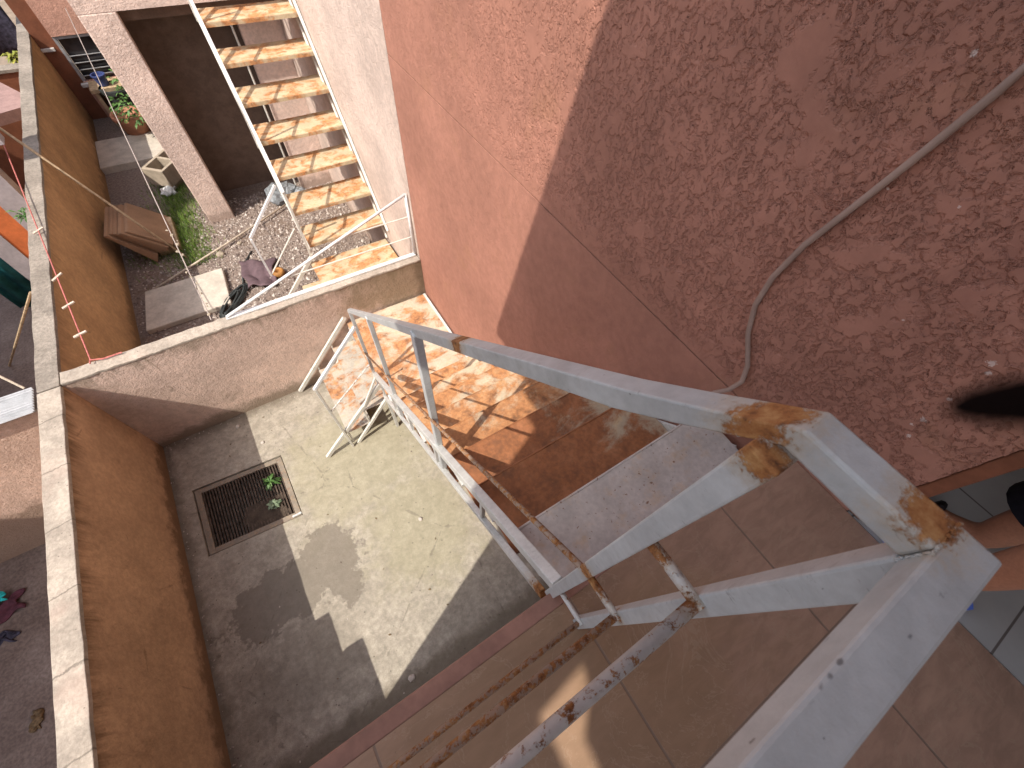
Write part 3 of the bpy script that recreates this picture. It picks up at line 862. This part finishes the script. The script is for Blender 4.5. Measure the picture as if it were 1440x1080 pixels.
for x, y in ((.215, 3.25), (.215, 4.06), (1.03, 4.06)):
    fs.part('leg', MB().box(x - .015, x + .015, y - .015, y + .015, ZF, -3.30), 'old_white')

# triangular guard on the cross wall
wr = Thing('wall_railing', 'white triangular pipe guard with two thin rods standing on the low wall', 'railing', (.4, 3.13, ZW))
wr.part('sloping_pipe', MB().tube([(-.66, 3.13, -2.755), (1.058, 3.13, -2.135)], .0125, 10), 'clean_white', smooth=True)
wr.part('post', MB().tube([(1.058, 3.13, -2.775), (1.058, 3.13, -2.13)], .0125, 10), 'clean_white', smooth=True)
wr.part('base_angle', MB().box(-.67, 1.06, 3.115, 3.155, -2.781, -2.765), 'clean_white', bevel=.003)
for z, x in ((-2.35, .47), (-2.565, -.14)):
    wr.part('rod', MB().tube([(x, 3.13, z), (1.055, 3.13, z)], .0055, 6), 'old_white')

# ------------------------------------------------------------------ things in the far yard
m = MB()
for i in range(15000):
    x, y = random.uniform(XL + .02, XR - .02), 3.2 + 3.6 * random.random()
    r = random.uniform(.006, .017) if random.random() < .93 else random.uniform(.017, .032)
    if x < -1.0 and random.random() < .55: continue
    c0 = Vector((x, y, ZF + r * .25))
    vs = []
    for d in ((1, 0, 0), (0, 1, 0), (-1, 0, 0), (0, -1, 0), (0, 0, 1), (0, 0, -1)):
        vs.append(m.bm.verts.new(c0 + Vector(d) * r * random.uniform(.6, 1.25) + Vector((random.uniform(-.3, .3), random.uniform(-.3, .3), 0)) * r))
    for k in range(4):
        m.bm.faces.new((vs[k], vs[(k + 1) % 4], vs[4])); m.bm.faces.new((vs[(k + 1) % 4], vs[k], vs[5]))
stuff(m.build('gravel', 'gravel_stone', (0, 4.7, ZF)))
m = MB()
for i in range(5200):
    t = random.random()
    cx = random.gauss(-1.05, .13); cy = random.uniform(5.55, 7.7)
    if random.random() < .25: cx, cy = random.gauss(-1.35, .2), random.gauss(6.3, .35)
    if cx < XL + .05 or cx > -.78 and cy > 6.3: continue
    h = random.uniform(.03, .10); a = random.uniform(0, 6.28); l = random.uniform(.01, .05)
    wv_ = Vector((-math.sin(a), math.cos(a), 0)) * .004
    p = Vector((cx, cy, ZF)); q = p + Vector((math.cos(a) * l, math.sin(a) * l, h))
    m.face((p - wv_, p + wv_, q))
stuff(m.build('grass', 'grass_blade', (-1.1, 6.4, ZF)))

# concrete lid
q4 = [(-1.745, 4.61), (-.832, 4.622), (-.793, 5.29), (-1.669, 5.276)]
m = MB().hexa([(x, y, ZF) for x, y in q4], [(x, y, ZF + .07) for x, y in q4])
tag(m.build('concrete_slab', 'slab_concrete', (-1.28, 5.0, ZF), bevel=.012), 'rectangular grey concrete slab lying on the gravel behind the low wall', 'concrete slab')
# stack of boards leaning on the left wall
BN = [Vector(p) for p in ((-1.74, 5.84, -3.44), (-1.53, 5.84, -3.45), (-1.21, 5.84, -3.76), (-1.44, 5.84, -3.85))]
NBD = 6
for k in range(NBD):
    a0, a1 = k / NBD + .012, (k + 1) / NBD - .012
    sl = random.uniform(-.025, .025)
    off = Vector((sl * .7, random.uniform(-.035, .035), -sl * .7))
    q = [BN[0].lerp(BN[1], a0) + off, BN[3].lerp(BN[2], a0) + off, BN[3].lerp(BN[2], a1) + off, BN[0].lerp(BN[1], a1) + off]
    if k == 0: q[1].z = ZF + .02; q[1].x -= .03
    Wd = Vector((0.01, .82, -.12))
    m = MB().hexa(q, [p + Wd for p in q])
    tag(m.build('brown_board', 'board_brown', (-1.4, 6.0, ZF), bevel=.003), ['brown board at the bottom of the tilted stack against the ochre wall', 'brown board second from the bottom of the tilted stack', 'brown board third from the bottom of the tilted stack', 'brown board third from the top of the tilted stack', 'brown board second from the top of the tilted stack', 'brown board on top of the tilted stack by the ochre wall'][k], 'board', 'boards leaning on the ochre wall')
tag(MB().box(-1.42, -1.16, 5.95, 6.6, ZF, ZF + .10).build('timber_block', 'pole_wood', (-1.3, 6.3, ZF), bevel=.006), 'dark timber block under the tilted stack of boards', 'timber')
# poles
P0, P1 = Vector((-1.138, 5.74, -3.93)), Vector((-1.85, 6.45, -2.755))
tag(MB().tube([P0, P0.lerp(P1, .5) + Vector((0, 0, -.01)), P1, P0.lerp(P1, 1.55)], [.013, .014, .014, .012], 8).build('long_pole', 'pole_wood', P0, smooth=True), 'long thin wooden pole leaning over the far wall coping down to the grass', 'pole')
tag(MB().tube([(-1.60, 5.28, ZF + .05), (-.6, 5.78, ZF + .05), (.42, 6.32, ZF + .06)], .012, 8).build('thin_pole', 'pale_pole', (-.6, 5.8, ZF), smooth=True), 'thin pale pole lying across the gravel towards the far stairs', 'pole')
# rope with pegs
Ra, Rb = Vector((-1.626, 3.16, -2.762)), Vector((-2.145, 6.95, -2.725))
RP = [Ra.lerp(Rb, t) - Vector((0, 0, .10 * math.sin(math.pi * t))) for t in [i / 14 for i in range(15)]]
RP = [Ra + (Rb - Ra) * (i / 14) for i in range(15)]
tag(MB().tube(RP, .0055, 6).build('clothes_line', 'rope_pink', Ra), 'pink clothes line tied to the low wall and running out over the left wall', 'clothes line')
tag(MB().tube([Ra + Vector((-.005, -.03, .004)), Ra + Vector((0, 0, .012)), Ra + Vector((.08, -.02, 0)), Ra + Vector((.2, -.015, -.004))], .006, 6).build('rope_end', 'rope_pink', Ra), 'loose pink rope end lying on top of the low wall', 'rope')
for t, ang, lab in ((.085, .1, 'wooden clothes peg nearest the low wall on the pink line'), (.185, .25, 'second wooden clothes peg from the low wall on the pink line'), (.29, .6, 'third wooden clothes peg from the low wall on the pink line'), (.485, .4, 'wooden clothes peg on the pink line just above the grey coping')):
    p = Ra.lerp(Rb, t)
    pg = Thing('clothes_peg', lab, 'clothes peg', tuple(p), 'clothes pegs on the pink line')
    d = Vector((math.cos(ang), math.sin(ang), .15)).normalized() * .048
    n_ = Vector((0, 0, 1)).cross(d).normalized() * .006
    for s in (-1, 1): pg.part('peg_arm', MB().bar(p - d + n_ * s, p + d + n_ * s * .6, .008, .012), 'peg_wood', bevel=.001)
    pg.part('peg_spring', MB().bar(p - d * .1 - n_ * 1.6, p - d * .1 + n_ * 1.6, .006, .015), 'cord_grey')
# thin wire with knots
Wa, Wb = Vector((-.777, 3.165, -2.765)), Vector((-1.22, 9.9, -2.52))
tag(MB().tube([Wa, Wa.lerp(Wb, .5), Wb], .0045, 6).build('wire', 'cord_grey', Wa), 'thin grey wire stretched from the low wall to the far window', 'wire')
m = MB()
for i in range(16):
    t = .012 + .012 * i + random.uniform(-.004, .004)
    p = Wa.lerp(Wb, t)
    m.rock((p.x + random.uniform(-.02, .02), p.y, p.z + random.uniform(-.02, .01)), random.uniform(.008, .017), 1, .4)
tag(m.build('dried_vine', 'block_cream', Wa), 'dried pale twig tangle hanging on the wire above the concrete slab', 'dried vine')
# black hose coil and cloth
def coil(cx, cy, z, rx_, ry_, turns, rot, jit=.02):
    pts = []
    for i in range(turns * 18):
        a = 2 * math.pi * i / 18
        k = 1 - .22 * (i / (turns * 18)) + random.uniform(-jit, jit)
        x, y = rx_ * k * math.cos(a), ry_ * k * math.sin(a)
        pts.append((cx + x * math.cos(rot) - y * math.sin(rot), cy + x * math.sin(rot) + y * math.cos(rot), z + .035 * (i / (turns * 18)) + random.uniform(0, .012)))
    return pts
m = MB().tube(coil(-.80, 4.68, ZF + .02, .30, .085, 6, .85), .013, 7)
m.tube(coil(-.84, 4.62, ZF + .03, .25, .05, 4, .95), .012, 7)
m.tube([(-.64, 4.95, ZF + .02), (-.60, 5.15, ZF + .02), (-.52, 5.33, ZF + .02), (-.40, 5.50, ZF + .02)], .011, 7)
tag(m.build('hose_bundle', 'black_hose', (-.8, 4.7, ZF), smooth=True), 'bundle of dark grey hose beside the concrete slab', 'hose')
m = MB()
corners = [(-.63, 5.12), (-.20, 5.22), (-.22, 4.86), (-.40, 4.70), (-.60, 4.86)]
def cloth(u, v):
    a = Vector((-.60, 4.80)).lerp(Vector((-.30, 4.68)), u); c = Vector((-.60, 5.28)).lerp(Vector((-.17, 5.20)), u)
    p = a.lerp(c, v)
    return (p.x + .02 * math.sin(v * 9), p.y + .02 * math.sin(u * 7), ZF + .03 + .03 * abs(math.sin(u * 7 + v * 2)) + .02 * math.sin(v * 8 + u * 3))
m.grid(cloth, 18, 18)
tag(m.build('plum_bag', 'plum_cloth', (-.4, 5.0, ZF), smooth=True, solidify=.012), 'crumpled dark plum coloured bag lying on the gravel', 'bag')
m = MB()
for i in range(3): m.lathe((-.205, 4.90, ZF), [(.02, .0), (.06, .01), (.078, .04), (.07, .075), (.045, .09), (.035, .06), (.0301, .03)], 16, .03) if i == 0 else None
tag(m.build('clay_bowl', 'orange_clay', (-.205, 4.9, ZF), smooth=True), 'small orange clay bowl on the gravel next to the plum bag', 'bowl')
m = MB()
for i in range(6): m.rock((.30 + random.uniform(-.13, .13), 6.42 + random.uniform(-.14, .14), ZF + .09), random.uniform(.07, .14), 2, .3)
tag(m.build('plastic_bag', 'grey_plastic', (.3, 6.4, ZF)), 'crumpled dark grey plastic bag on the gravel behind the far stairs', 'bag')
m = MB()
for i in range(4): m.rock((.62 + random.uniform(-.08, .08), 6.45 + random.uniform(-.08, .08), ZF + .06), random.uniform(.05, .09), 2, .3)
tag(m.build('rubbish_bag', 'grey_plastic', (.6, 6.45, ZF)), 'small grey rubbish seen through the far treads', 'rubbish')
for (x, y, r, lab) in ((-.766, 5.62, .05, 'pale stone lying alone on the gravel by the thin pole'), (-.50, 5.0 + .75, .03, 'small pale stone on the gravel near the plum bag'), (-1.62, 6.9, .05, 'grey stone on the soil beside the ochre wall')):
    tag(MB().rock((x, y, ZF + r * .4), r, 2, .15).build('stone', 'block_cream', (x, y, ZF)), lab, 'stone')
# hollow block behind the pillar, plastic scrap, pots
bk = MB()
def blk(u, v, z): # block rotated
    a = .85; return (-.93 + u * math.cos(a) - v * math.sin(a), 7.62 + u * math.sin(a) + v * math.cos(a), ZF + z)
def bbox(u0, u1, v0, v1, z0, z1): bk.hexa([blk(u0, v0, z0), blk(u1, v0, z0), blk(u1, v1, z0), blk(u0, v1, z0)], [blk(u0, v0, z1), blk(u1, v0, z1), blk(u1, v1, z1), blk(u0, v1, z1)])
bbox(-.32, -.27, -.16, .16, .1, .34); bbox(.27, .32, -.16, .16, .1, .34); bbox(-.27, .27, -.16, -.12, .1, .34); bbox(-.27, .27, .12, .16, .1, .34); bbox(-.02, .02, -.12, .12, .1, .34); bbox(-.27, .27, -.12, .12, .1, .13)
bbox(-.2, .2, -.1, .1, 0, .1)
tag(bk.build('hollow_block', 'block_cream', (-1.02, 7.85, ZF), bevel=.006), 'cream hollow building block tilted behind the pillar', 'block')
m = MB()
for i in range(4): m.rock((-1.10 + random.uniform(-.09, .09), 7.28 + random.uniform(-.05, .05), ZF + .06), random.uniform(.04, .09), 2, .35)
tag(m.build('plastic_scrap', 'white_plastic', (-1.1, 7.3, ZF)), 'crumpled white plastic scrap at the edge of the grass', 'plastic')
struct(MB().box(XL + .002, -.74, 8.22, 9.05, ZF - .02, ZF + .10).build('concrete_path', 'slab_concrete', (-1.3, 8.6, ZF), bevel=.01))
pt = Thing('flower_pot', 'terracotta pot with a leafy plant at the back of the passage', 'potted plant', (-1.22, 9.15, ZF))
pt.part('pot', MB().lathe((-1.22, 9.15, ZF), [(.15, 0), (.21, .28), (.24, .30), (.24, .36), (.20, .36), (.19, .30)], 20), 'terracotta', smooth=True)
def leaves(c, n, L, sp):
    m = MB()
    for i in range(n):
        a = random.uniform(0, 6.283); e = random.uniform(-.2, 1.0); rr = random.random() ** .5 * sp
        p = (c[0] + rr * math.cos(a), c[1] + rr * math.sin(a), c[2] + random.uniform(0, sp * 1.2))
        m.leaf(p, (math.cos(a), math.sin(a), e), L * random.uniform(.6, 1.2), L * .35)
    return m
pt.part('foliage', leaves((-1.05, 9.0, ZF + .30), 170, .12, .26), 'leaf_green')
pt2 = Thing('flower_pot', 'dark tub with green foliage against the salmon wall', 'potted plant', (-1.15, 9.55, ZF))
pt2.part('pot', MB().lathe((-1.2, 9.62, ZF), [(.16, 0), (.22, .5), (.24, .5), (.24, .55), (.2, .55), (.19, .5)], 18), 'black_hose')
pt2.part('foliage', leaves((-1.0, 9.5, ZF + .5), 90, .11, .2), 'leaf_green')
# back building with window
bb = Thing('back_building', 'salmon coloured building with a louvred window at the end of the passage', 'building', (-1.2, 10, ZF))
m = MB().box(-1.62, -.3, 10.0, 10.15, -2.84, .6).box(-1.62, -.3, 10.0, 10.15, ZF - .1, -3.42).box(-.62, -.3, 10, 10.15, -3.42, -2.84)
bb.part('wall', m, 'salmon_render')
bb.part('return_wall', MB().box(XL + .003, -1.622, 10.03, 10.15, ZF, .6), 'jamb_paint')
bb.part('ledge', MB().box(XL + .004, -1.68, 9.99, 10.028, -3.0, -2.965), 'sill_white')
wn = bb.part('window', MB().box(-1.62, -1.58, 10.02, 10.08, -3.42, -2.84).box(-1.14, -1.10, 10.02, 10.08, -3.42, -2.84).box(-1.579, -1.141, 10.02, 10.08, -2.88, -2.84), 'window_metal')
for z in (-3.10, -3.19, -3.28, -3.36): bb.part('louvre', MB().bar((-1.575, 10.045, z), (-1.145, 10.045, z), .05, .008, (0, .5, 1)), 'window_metal', wn)
bb.part('pane', MB().box(-1.578, -.63, 10.09, 10.1, -3.42, -2.845), 'window_glass', wn)
bb.part('sill', MB().box(-1.66, -.9, 9.93, 10.0, -3.47, -3.425), 'sill_white', bevel=.006)
tub = Thing('blue_tub', 'blue plastic tub on a low shelf below the back window', 'tub', (-1.3, 9.75, ZF + .55))
tub.part('bin', MB().lathe((-1.34, 9.72, ZF + .56), [(.07, 0), (.09, .12), (.10, .12), (.10, .14), (.085, .14), (.08, .1)], 14), 'blue_plastic')
tag(MB().box(-1.55, -.9, 9.6, 9.95, ZF + .50, ZF + .55).box(-1.52, -1.47, 9.62, 9.9, ZF, ZF + .5).box(-.98, -.93, 9.62, 9.9, ZF, ZF + .5).build('shelf', 'pole_wood', (-1.2, 9.7, ZF)), 'low wooden shelf standing below the back window', 'shelf')

# ------------------------------------------------------------------ left neighbour
nw = Thing('neighbour_wall', 'sunlit pink wall of the neighbouring yard on the far left', 'wall', (-3, 2.95, ZN))
nw.part('wall_body', MB().box(-6, XL - .137, 2.92, 3.04, ZN, -2.82), 'neighbour_render')
nw.part('coping', MB().box(-6, XL - .139, 2.915, 3.045, -2.82, -2.80), 'coping_concrete')
m = MB()
def corr(u, v): return (-3.2 + (3.2 - 1.995) * u, 2.86 + .24 * v, -2.765 + .010 * math.sin(v * 60) + .012 * (1 - u))
m.grid(corr, 6, 40)
tag(m.build('corrugated_sheet', 'sheet_fibre', (-2.5, 2.98, -2.77), solidify=.006), 'pale grey corrugated sheet lying on top of the neighbouring wall', 'sheet')
tag(MB().tube([(-2.03, 3.1, -2.75), (-2.12, 3.22, -2.66)], .008, 6).build('twig', 'pale_pole', (-2.05, 3.1, -2.76)), 'short pale twig sticking up beside the corrugated sheet', 'twig')
m = MB()
for dx in (0, .16, .42, .58, .78): m.tube([(-2.02 - .0, 2.86, -2.94 - dx * .9), (-2.9, 2.80, -2.98 - dx * .9)], .006, 5)
nf = Thing('neighbour_house', 'neighbouring house front with orange, grey and teal strips behind the left wall', 'house', (-2.6, 6.4, ZN))
nf.part('pillar', MB().box(-2.47, -2.235, 6.35, 6.5, ZN, -1.0), 'grey_wall')
nf.part('orange_panel', MB().box(-2.705, -2.472, 6.36, 6.46, ZN, -1.0), 'orange_wall')
nf.part('grey_panel', MB().box(-2.90, -2.707, 6.35, 6.46, ZN, -1.0), 'grey_wall')
nf.part('back_wall', MB().box(-3.9, XL - .145, 9.35, 9.5, ZN, -2.97), 'jamb_paint')
nf.part('wall_coping', MB().box(-3.9, XL - .144, 9.33, 9.52, -2.97, -2.935), 'grey_coping')
plain('roof_pink', (.30, .195, .18), .85)
nf.part('roof_slab', MB().prism([(-3.2, 7.6), (XL - .145, 8.05), (XL - .145, 8.30), (-2.35, 9.0), (-3.2, 9.0)], -3.02, -2.90), 'roof_pink')
nf.part('beam', MB().box(-2.236, XL - .145, 6.35, 6.5, -2.58, -2.38), 'grey_wall')
m = MB()
m.grid(lambda u, v: (-3.26 + .355 * u, 6.38 + .03 * math.sin(u * 14), ZN + .05 + (3.4) * v), 20, 4)
tag(m.build('teal_tarp', 'teal_tarp', (-3.1, 6.38, ZN), solidify=.006, smooth=True), 'dark teal tarpaulin hanging beside the grey strip of the neighbouring house', 'tarpaulin')
tag(MB().tube([(-3.416, 5.451, ZN + .01), (-1.992, 4.21, -2.79)], .011, 7).build('leaning_stick', 'pole_wood', (-3.4, 5.45, ZN)), 'thin stick leaning against the outer side of the left wall', 'stick')
weed((-2.07, 5.55, -2.92), 40, .13, 'leaf_green', 'green weed growing behind the left wall coping', wd=.2)
weed((-2.13, 9.72, -3.0), 60, .16, 'leaf_yellow', 'yellow green plant beyond the left wall at the top corner', wd=.3, name='shrub', cat='shrub')
def drape(c, sx, sy, zt, mat, name, label, cat, amp=.02, seed=0):
    m = MB()
    m.grid(lambda u, v: (c[0] + sx * (u - .5) + .03 * math.sin(v * 7 + seed), c[1] + sy * (v - .5) + .03 * math.sin(u * 8 + seed), c[2] + zt + amp * math.sin(u * 11 + v * 4 + seed) * math.sin(v * 9 - u * 3) + amp), 16, 16)
    return tag(m.build(name, mat, c, solidify=.01, smooth=True), label, cat)
drape((-3.52, 2.45, ZN), .34, .18, .0, 'magenta_cloth', 'dark_cloth', 'dark magenta cloth lying on the shaded neighbouring floor', 'cloth', .015, 1)
drape((-3.54, 2.55, ZN + .05), .18, .07, .0, 'teal_cloth', 'teal_cloth', 'bright teal cloth scrap on the magenta cloth', 'cloth', .012, 2)
drape((-3.50, 2.19, ZN), .20, .07, .0, 'navy_cloth', 'dark_rag', 'dark rag on the neighbouring floor below the magenta cloth', 'rag', .012, 3)
drape((-3.28, 1.41, ZN), .035, .10, .0, 'dead_leaf', 'brown_leaf', 'large curled brown leaf on the neighbouring floor', 'leaf', .012, 3)
tag(MB().box(-6.3, -6.0, -3, 9, ZN, .72).build('neighbour_shade_wall', 'neighbour_render', (-6.1, 3, ZN)), 'tall pink side wall, unseen, added to shade the neighbouring yard', 'wall')  # unseen wall, added for the shade it casts over the yard
# laundry hung above the neighbouring yard
m = MB()
m.grid(lambda u, v: (-3.2 + 1.20 * u, 10.4 + .06 * math.sin(u * 9), -3.12 + 1.6 * v + .03 * math.sin(u * 13)), 20, 12)
tag(m.build('laundry', 'navy_cloth', (-2.6, 10.4, -3.1), solidify=.008, smooth=True), 'dark navy laundry hanging beyond the left wall at the top corner', 'laundry')

# ------------------------------------------------------------------ litter on the courtyard
for i, (x, y) in enumerate([(-.9, 2.72), (-1.32, 2.62), (-.55, 2.3), (-.45, .9), (-.2, .55), (-.62, .42), (.05, .9), (-1.3, 2.75), (-1.05, .35), (-.72, 1.6), (-.35, 1.35), (-1.5, .9), (-.1, .35), (-.95, 2.9)]):
    m = MB(); a = random.uniform(0, 6.28); l = random.uniform(.015, .032)
    m.leaf((x, y, ZF + .004), (math.cos(a), math.sin(a), .1), l, l * .5, .1)
    tag(m.build('dry_leaf', 'dead_leaf', (x, y, ZF)), 'tiny dry leaf scattered on the courtyard concrete', 'dry leaf', 'dry leaves on the courtyard floor')
for i, (x, y) in enumerate([(-1.02, 2.62), (-.58, .055), (.0, 1.12), (-1.18, 2.92)]):
    r = (.016, .026, .018, .02)[i]
    tag(MB().rock((x, y, ZF + r * .4), r, 2, .2).build('pebble', 'pebble_mat', (x, y, ZF)), ['white pebble beside the drain grate', 'grey white lump against the balcony edge below', 'pale pebble in the middle of the sunlit concrete', 'pale chip of plaster at the foot of the low wall'][i], 'pebble')

m = MB()
for i in range(420):
    e = random.random()
    if e < .45: x, y = random.uniform(XL, .2), YC - abs(random.gauss(0, .05)) - .008
    elif e < .8: x, y = XL + abs(random.gauss(0, .035)) + .008, random.uniform(.0, YC)
    else: x, y = random.uniform(XL, XR), random.uniform(.0, YC)
    if D[0][0] - .02 < x < D[1][0] + .02 and 1.7 < y < 2.47: continue
    g = random.uniform(.0025, .009)
    q = [Vector((x, y, ZF + g * .3)) + Vector((random.uniform(.5, 1.2) * dx, random.uniform(.5, 1.2) * dy, dz * .6)) * g for dx, dy, dz in ((1, 0, 0), (0, 1, 0), (-1, 0, 0), (0, -1, 0), (0, 0, 1))]
    vs = [m.bm.verts.new(p) for p in q]
    for k in range(4): m.bm.faces.new((vs[k], vs[(k + 1) % 4], vs[4]))
stuff(m.build('grit', 'gravel_stone', (0, 1.5, ZF)))
# ------------------------------------------------------------------ person in the doorway
def skin_mesh(name, verts, edges, radii, root=0, sub=2):
    me = bpy.data.meshes.new(name)
    me.from_pydata(verts, edges, [])
    o = bpy.data.objects.new(name, me)
    COL.objects.link(o)
    k = o.modifiers.new('skin', 'SKIN')
    k.use_smooth_shade = True
    sv = me.skin_vertices[0].data
    for i, r in enumerate(radii):
        sv[i].radius = r if isinstance(r, tuple) else (r, r)
        sv[i].use_root = i == root
    s = o.modifiers.new('sub', 'SUBSURF'); s.levels = sub; s.render_levels = sub
    return o
pb = (1.19, -.52, ZS)
pe = tag(bpy.data.objects.new('person', None), 'person standing in the doorway in dark wide shorts and sandals, bare lower legs showing', 'person')
pe.location = (pb[0], pb[1], pb[2] + H)
COL.objects.link(pe)
# local frame: person faces +y
V = [(0, 0, .92), (0, .0, 1.10), (0, .0, 1.30), (0, 0, 1.42), (0, .01, 1.50), (0, .015, 1.60), (0, .02, 1.70),
     (.085, .01, .86), (.085, .03, .48), (.075, .012, .30), (.07, .0, .085), (.07, .06, .045), (.07, .15, .03),
     (-.085, -.01, .86), (-.085, .0, .48), (-.075, -.018, .30), (-.07, -.03, .085), (-.07, .03, .045), (-.07, .12, .03),
     (.17, 0, 1.38), (.22, -.03, 1.12), (.24, .06, .90), (.24, .09, .82), (-.17, 0, 1.38), (-.22, -.03, 1.12), (-.24, .05, .90), (-.24, .08, .82)]
E_ = [(0, 1), (1, 2), (2, 3), (3, 4), (4, 5), (5, 6), (0, 7), (7, 8), (8, 9), (9, 10), (10, 11), (11, 12), (0, 13), (13, 14), (14, 15), (15, 16), (16, 17), (17, 18), (3, 19), (19, 20), (20, 21), (21, 22), (3, 23), (23, 24), (24, 25), (25, 26)]
RD = [(.14, .10), (.13, .095), (.15, .10), (.10, .08), .05, (.075, .095), (.06, .075), .085, .055, .052, .036, (.035, .03), (.036, .016), .085, .055, .052, .036, (.035, .03), (.036, .016), .055, .042, .03, (.03, .016), .055, .042, .03, (.03, .016)]
body = skin_mesh('body', V, E_, RD)
body.data.materials.append(M['skin'])
body.parent = pe
def pp(name, mb, mat, **k):
    return mb.build(name, mat, (0, 0, 0), pe, **k)
m = MB()
for sx, oy in ((.085, .01), (-.085, -.01)):
    hem = .235 if sx > 0 else .43
    m.lathe((sx, oy + .005, 0), [(.070, hem), (.080, hem + .004), (.085, .45), (.098, .7), (.10, .86), (.09, .93)], 20, .01)
m.lathe((0, 0, 0), [(.13, .84), (.165, .90), (.16, .98), (.15, 1.03)], 20)
pp('shorts', m, 'dark_fabric', smooth=True)
m = MB().lathe((0, 0, 0), [(.15, 1.0), (.158, 1.02), (.16, 1.2), (.18, 1.36), (.10, 1.45), (.06, 1.47)], 22)
m.tube([(.15, 0, 1.40), (.20, -.015, 1.24)], [.07, .055], 12).tube([(-.15, 0, 1.40), (-.20, -.015, 1.24)], [.07, .055], 12)
pp('shirt', m, 'shirt_fabric', smooth=True)
m = MB(); m.rock((0, .0, 1.67), .105, 3, .03, (.9, 1.05, 1.05)); m.rock((0, -.05, 1.60), .09, 3, .03)
pp('hair', m, 'hair', smooth=True)
for sx in (-.032, .032):
    pp('eye', MB().rock((sx, .098, 1.61), .012, 2, 0, (1, 1, 1)), 'eye_white', smooth=True)
    pp('ear', MB().rock((sx * 2.4, .01, 1.60), .028, 2, .02, (.35, .8, 1.2)), 'skin', smooth=True)
pp('nose', MB().rock((0, .115, 1.585), .015, 2, 0, (.8, 1, 1.3)), 'skin', smooth=True)
pp('mouth', MB().rock((0, .103, 1.548), .02, 2, 0, (1.1, .4, .25)), 'terracotta', smooth=True)
for sx, oy in ((.24, .09), (-.24, .08)):      # fingers and thumbs
    for f, (dx, L) in enumerate(((-.021, .062), (-.007, .072), (.007, .068), (.021, .052))):
        pp('finger', MB().tube([(sx + dx * .4, oy + dx, .80), (sx + dx * .4, oy + dx + .006, .80 - L * .55), (sx + dx * .4, oy + dx - .006, .80 - L)], [.0085, .008, .006], 8), 'skin', smooth=True)
    pp('thumb', MB().tube([(sx, oy + .026, .83), (sx, oy + .045, .80), (sx, oy + .05, .77)], [.01, .009, .007], 8), 'skin', smooth=True)
for sx, oy, mt, st_ in ((.07, 0, 'black_rubber', 'black sandal'), (-.07, -.03, 'blue_rubber', 'blue sandal')):
    m = MB().prism([(sx + .043 * math.cos(a) , oy + .055 + .135 * math.sin(a)) for a in [2 * math.pi * k / 20 for k in range(20)]], .002, .022)
    m.tube([(sx - .045, oy + .09, .02), (sx - .03, oy + .095, .058), (sx, oy + .1, .07), (sx + .03, oy + .095, .058), (sx + .045, oy + .09, .02)], .012, 8)
    o = pp('sandal', m, mt); o['label'] = st_

# dark strap hanging close to the lens at the right edge
m = MB().tube([(0.0242, -0.00392, -0.01613), (0.02444, -0.00407, -0.01611), (0.02488, -0.00428, -0.01604), (0.02564, -0.00465, -0.01593), (0.02657, -0.00513, -0.0158), (0.02771, -0.00574, -0.01566), (0.02935, -0.00674, -0.01551), (0.03223, -0.00873, -0.01537)], [5e-05, 0.00035, 0.00063, 0.00091, 0.00109, 0.00126, 0.00137, 0.0014], 16)
tag(m.build('strap', 'strap_brown', (0.02771, -0.00574, -0.01566), smooth=True), 'dark brown rounded strap end reaching in at the right edge of the view', 'strap')
